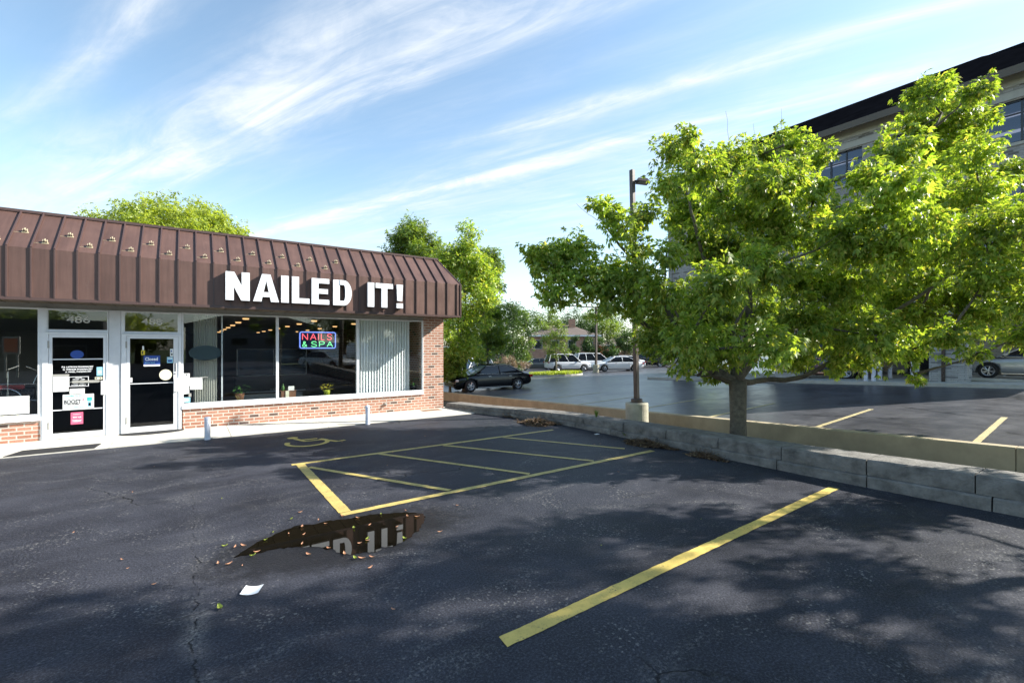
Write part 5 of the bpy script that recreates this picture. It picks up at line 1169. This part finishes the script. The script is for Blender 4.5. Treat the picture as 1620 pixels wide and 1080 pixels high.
    k0 = len(vs)
    fs = [(j*(n+1)+i, j*(n+1)+i+1, (j+1)*(n+1)+i+1, (j+1)*(n+1)+i) for j in range(mrow) for i in range(n)]
    for sg_ in (1, -1): MB().add([(x, sg_*y, z) for x, y, z in vs], fs).build('side_window', M['cglass'], e, smooth=True)
    for (i, nm, mm) in ((0, 'rear_window', 'cglass'), (n, 'windscreen', 'clight')):
        q = MB(); vv = []; fs = []
        for j in range(mrow+1):
            x, y, z = gh(i/n, j/mrow); sgn = 1 if i else -1
            for k_ in range(9):
                t = -1+2*k_/8; vv.append((x+sgn*.10*(1-t*t)*(1-j/mrow*.6), t*y, z))
        for j in range(mrow):
            for k_ in range(8): fs.append((j*9+k_, j*9+k_+1, (j+1)*9+k_+1, (j+1)*9+k_))
        q.add(vv, fs).build(nm, M[mm], e, smooth=True)
    q = MB(); vv = []; fs = []
    for i in range(n+1):
        x, y, z = gh(i/n, 1)
        for k_ in range(9):
            t = -1+2*k_/8; vv.append((x+(.04*(1-t*t) if i == n else (-.04*(1-t*t) if i == 0 else 0)), t*(y+.008), z+.045*(1-t*t)+.004))
    for i in range(n):
        for k_ in range(8): fs.append((i*9+k_, i*9+k_+1, (i+1)*9+k_+1, (i+1)*9+k_))
    q.add(vv, fs).build('roof', M[paint], e, smooth=True)
    for s in (-1, 1):
        pl = MB()
        def P(u, v, o=.008):
            x, y, z = gh(u, v, o); return Vector((x, s*y, z))
        for u, r1_ in ((1.0, .05), (0.0, .05)): pl.tube([P(u, v) for v in (0, .25, .5, .75, 1)], [r1_*.9, r1_*.8, r1_*.7, r1_*.65, r1_*.6], 6)
        for u in {'sedan': (.50,), 'suv': (.62, .30), 'van': (.62, .32)}[kind]: pl.tube([P(u, v, .002) for v in (0, .5, 1)], .03, 6)
        pl.tube([P(u, 1, .0) for u in (0, .25, .5, .75, 1)], .028, 6)
        pl.build('pillar_frame', M[paint], e, smooth=True)
    # trim, lamps, plates, mirrors
    L2 = SP['L']/2; zh = SP['body'][-2][2]
    for s in (-1, 1): MB().box(xr_+r*1.2, xf-r*1.2, s*(W_-.02)-.012, s*(W_-.02)+.012, SP['body'][4][1]+.03, SP['body'][4][1]+.06).build('sill_trim', M['trim'], e)
    for s in (-1, 1):
        bt = MB()
        pts = [Vector((gh(u, .03, .014)[0], s*gh(u, .03, .014)[1], gh(u, .03)[2])) for u in (.02, .3, .6, .98)]; bt.tube(pts, .009, 5)
        if kind == 'sedan': bt.tube([Vector((gh(u, .93, .03)[0], s*gh(u, .93, .03)[1], gh(u, .93)[2])) for u in (0, .3, .6, 1)]+[], .009, 5); bt.tube([Vector((gh(0, v, .045)[0], s*gh(0, v, .045)[1], gh(0, v)[2])) for v in (.93, .5, .05)], .010, 5)
        bt.build('window_trim', M['trim'], e)
    for s in (-1, 1):
        Mh = Matrix.Translation((L2-.20, s*W_*.70, zh-.02)) @ Matrix.Rotation(-s*.45, 4, 'Z')
        h1 = MB().box(-.12, .06, -.17, .17, -.065, .055, Mh).build('headlight', M['headl'], e, bevel=.02)
        MB().box(.0, .065, s*.12-.03, s*.12+.03, -.06, -.02, Mh).build('indicator', M['amber'], h1)
        Mt = Matrix.Translation((-L2+.10, s*W_*.72, SP['body'][1][2]-.02)) @ Matrix.Rotation(s*.35, 4, 'Z')
        MB().box(-.06, .10, -.18, .18, -.08, .06, Mt).build('tail_light', M['tail'], e, bevel=.02)
        x, y, z = gh(.93, .12); 
        MB().box(x-.02, x+.12, s*(y+.10)-.09, s*(y+.10)+.09, z, z+.13).build('mirror', M[paint], e, bevel=.03)
        for u in (.30, .72): MB().box(b0+(b1-b0)*u-.09, b0+(b1-b0)*u+.09, s*(W_*.985)-.02, s*(W_*.985)+.02, zb-.17, zb-.14).build('door_handle', M['trim'] if kind == 'sedan' else M[paint], e)
    gz = zh-.03
    MB().box(L2-.10, L2-.015, -.38, .38, gz-.30, gz-.06).build('grille', M['blackp'], e, bevel=.02)
    MB().box(L2-.10, L2-.02, -.62, .62, SP['body'][-2][1]+.06, SP['body'][-2][1]+.14).build('lower_intake', M['blackp'], e)
    MB().box(-L2-.01, -L2+.06, -.25, .25, .62, .73).build('number_plate', M['white'], e)
    MB().box(xr_+.3, xf-.3, -W_*.7, W_*.7, .16, .3).build('underbody', M['blackp'], e)
    wp = None
    for xw in (xf, xr_):
        for s in (-1, 1):
            if wp is None:
                prof = [(r*.64, -.105), (r*.93, -.11), (r, -.07), (r, .07), (r*.93, .11), (r*.64, .105), (r*.62, .0), (r*.64, -.105)]
                ty = MB().lathe(prof, 32, Matrix.Rotation(PI/2, 4, 'X')).build('wheel', M['tyre'], e, smooth=True); wp = ty
                rm = MB().lathe([(r*.64, -.10), (r*.66, -.085), (r*.56, -.07), (r*.55, .05)], 32, Matrix.Rotation(PI/2, 4, 'X'))
                for k_ in range(5):
                    for dd in (-.14, .14):
                        a = 2*PI*k_/5+dd; a2 = 2*PI*k_/5+dd*1.6
                        p0 = Vector((.05*math.cos(2*PI*k_/5), .085, .05*math.sin(2*PI*k_/5))); p1 = Vector((r*.60*math.cos(a2), .09, r*.60*math.sin(a2))); rm.tube([p0, p1], [r*.075, r*.05], 5)
                rm.lathe([(.0, -.105), (.05, -.10), (.07, -.06)], 12, Matrix.Rotation(PI/2, 4, 'X'))
                rmo = rm.build('rim', M[rimm], ty); MB().lathe([(0.001, .03), (r*.6, .03), (r*.6, .05), (0.001, .05)], 20, Matrix.Rotation(PI/2, 4, 'X')).build('brake_disc', M['ink'], ty)
                w_ = ty
            else:
                w_ = copy_tree(wp, e)
            w_.location = (xw, s*(W_-.135), r); w_.rotation_euler = (0, 0.3*xw, 0 if s > 0 else PI)
    MB()
    return e
def place(px, t, head, name, label, kind, paint, dz=0, **k):
    x, y = at(px, t); z = lotz(x, y)+dz; return car(name, label, kind, paint, (x, y, z), math.radians(head), **k)
cars = []
# heading 0 = nose along +X of the world; screen-left is 145 deg
place(773, 26.6, 176, 'sedan_car', 'glossy black sedan with silver wheels parked with its nose at the beige wall', 'sedan', 'cblack')
place(741, 36, 205, 'pickup_car', 'white vehicle mostly hidden behind the black sedan and the bush', 'suv', 'cwhite')
place(898, 50, -22, 'suv_car', 'white sport utility vehicle facing right beside the grass island', 'suv', 'cwhite')
place(849, 59, 150, 'sedan_car', 'grey green sedan parked left of the white sport utility vehicle', 'sedan', 'cgrey')
place(942, 52, -25, 'suv_car', 'second white sport utility vehicle behind the slim lamp post', 'suv', 'cwhite')
place(935, 60, -20, 'suv_car', 'black sport utility vehicle behind the two white ones', 'suv', 'cblack')
place(976, 46, 152, 'sedan_car', 'white sedan parked right of the slim lamp post', 'sedan', 'cwhite')
place(985, 53, 140, 'sedan_car', 'another white sedan half hidden behind the nearer white sedan', 'sedan', 'cwhite')
place(1026, 55, 120, 'van_car', 'dark van seen past the brown lamp post', 'van', 'cblack')
place(1065, 60, 130, 'suv_car', 'dark blue vehicle glimpsed under the tree left of the office block', 'suv', 'cblue')
x, y = 30.2, 3.55
car('sedan_car', 'silver sedan parked side on inside the open garage', 'sedan', 'csilver', (x, y, lotz(25.3, y)+.15), math.radians(100))
car('suv_car', 'dark blue vehicle parked in the garage behind the pale bollards', 'suv', 'cblue', (28.2, 11.2, lotz(25.3, 11.2)+.15), math.radians(92))
# white car seen only as a reflection in the shop glass
car('sedan_car', 'white sedan across the street reflected under the neon sign', 'sedan', 'cwhite', (9.2, -14.5, 0), math.radians(60))
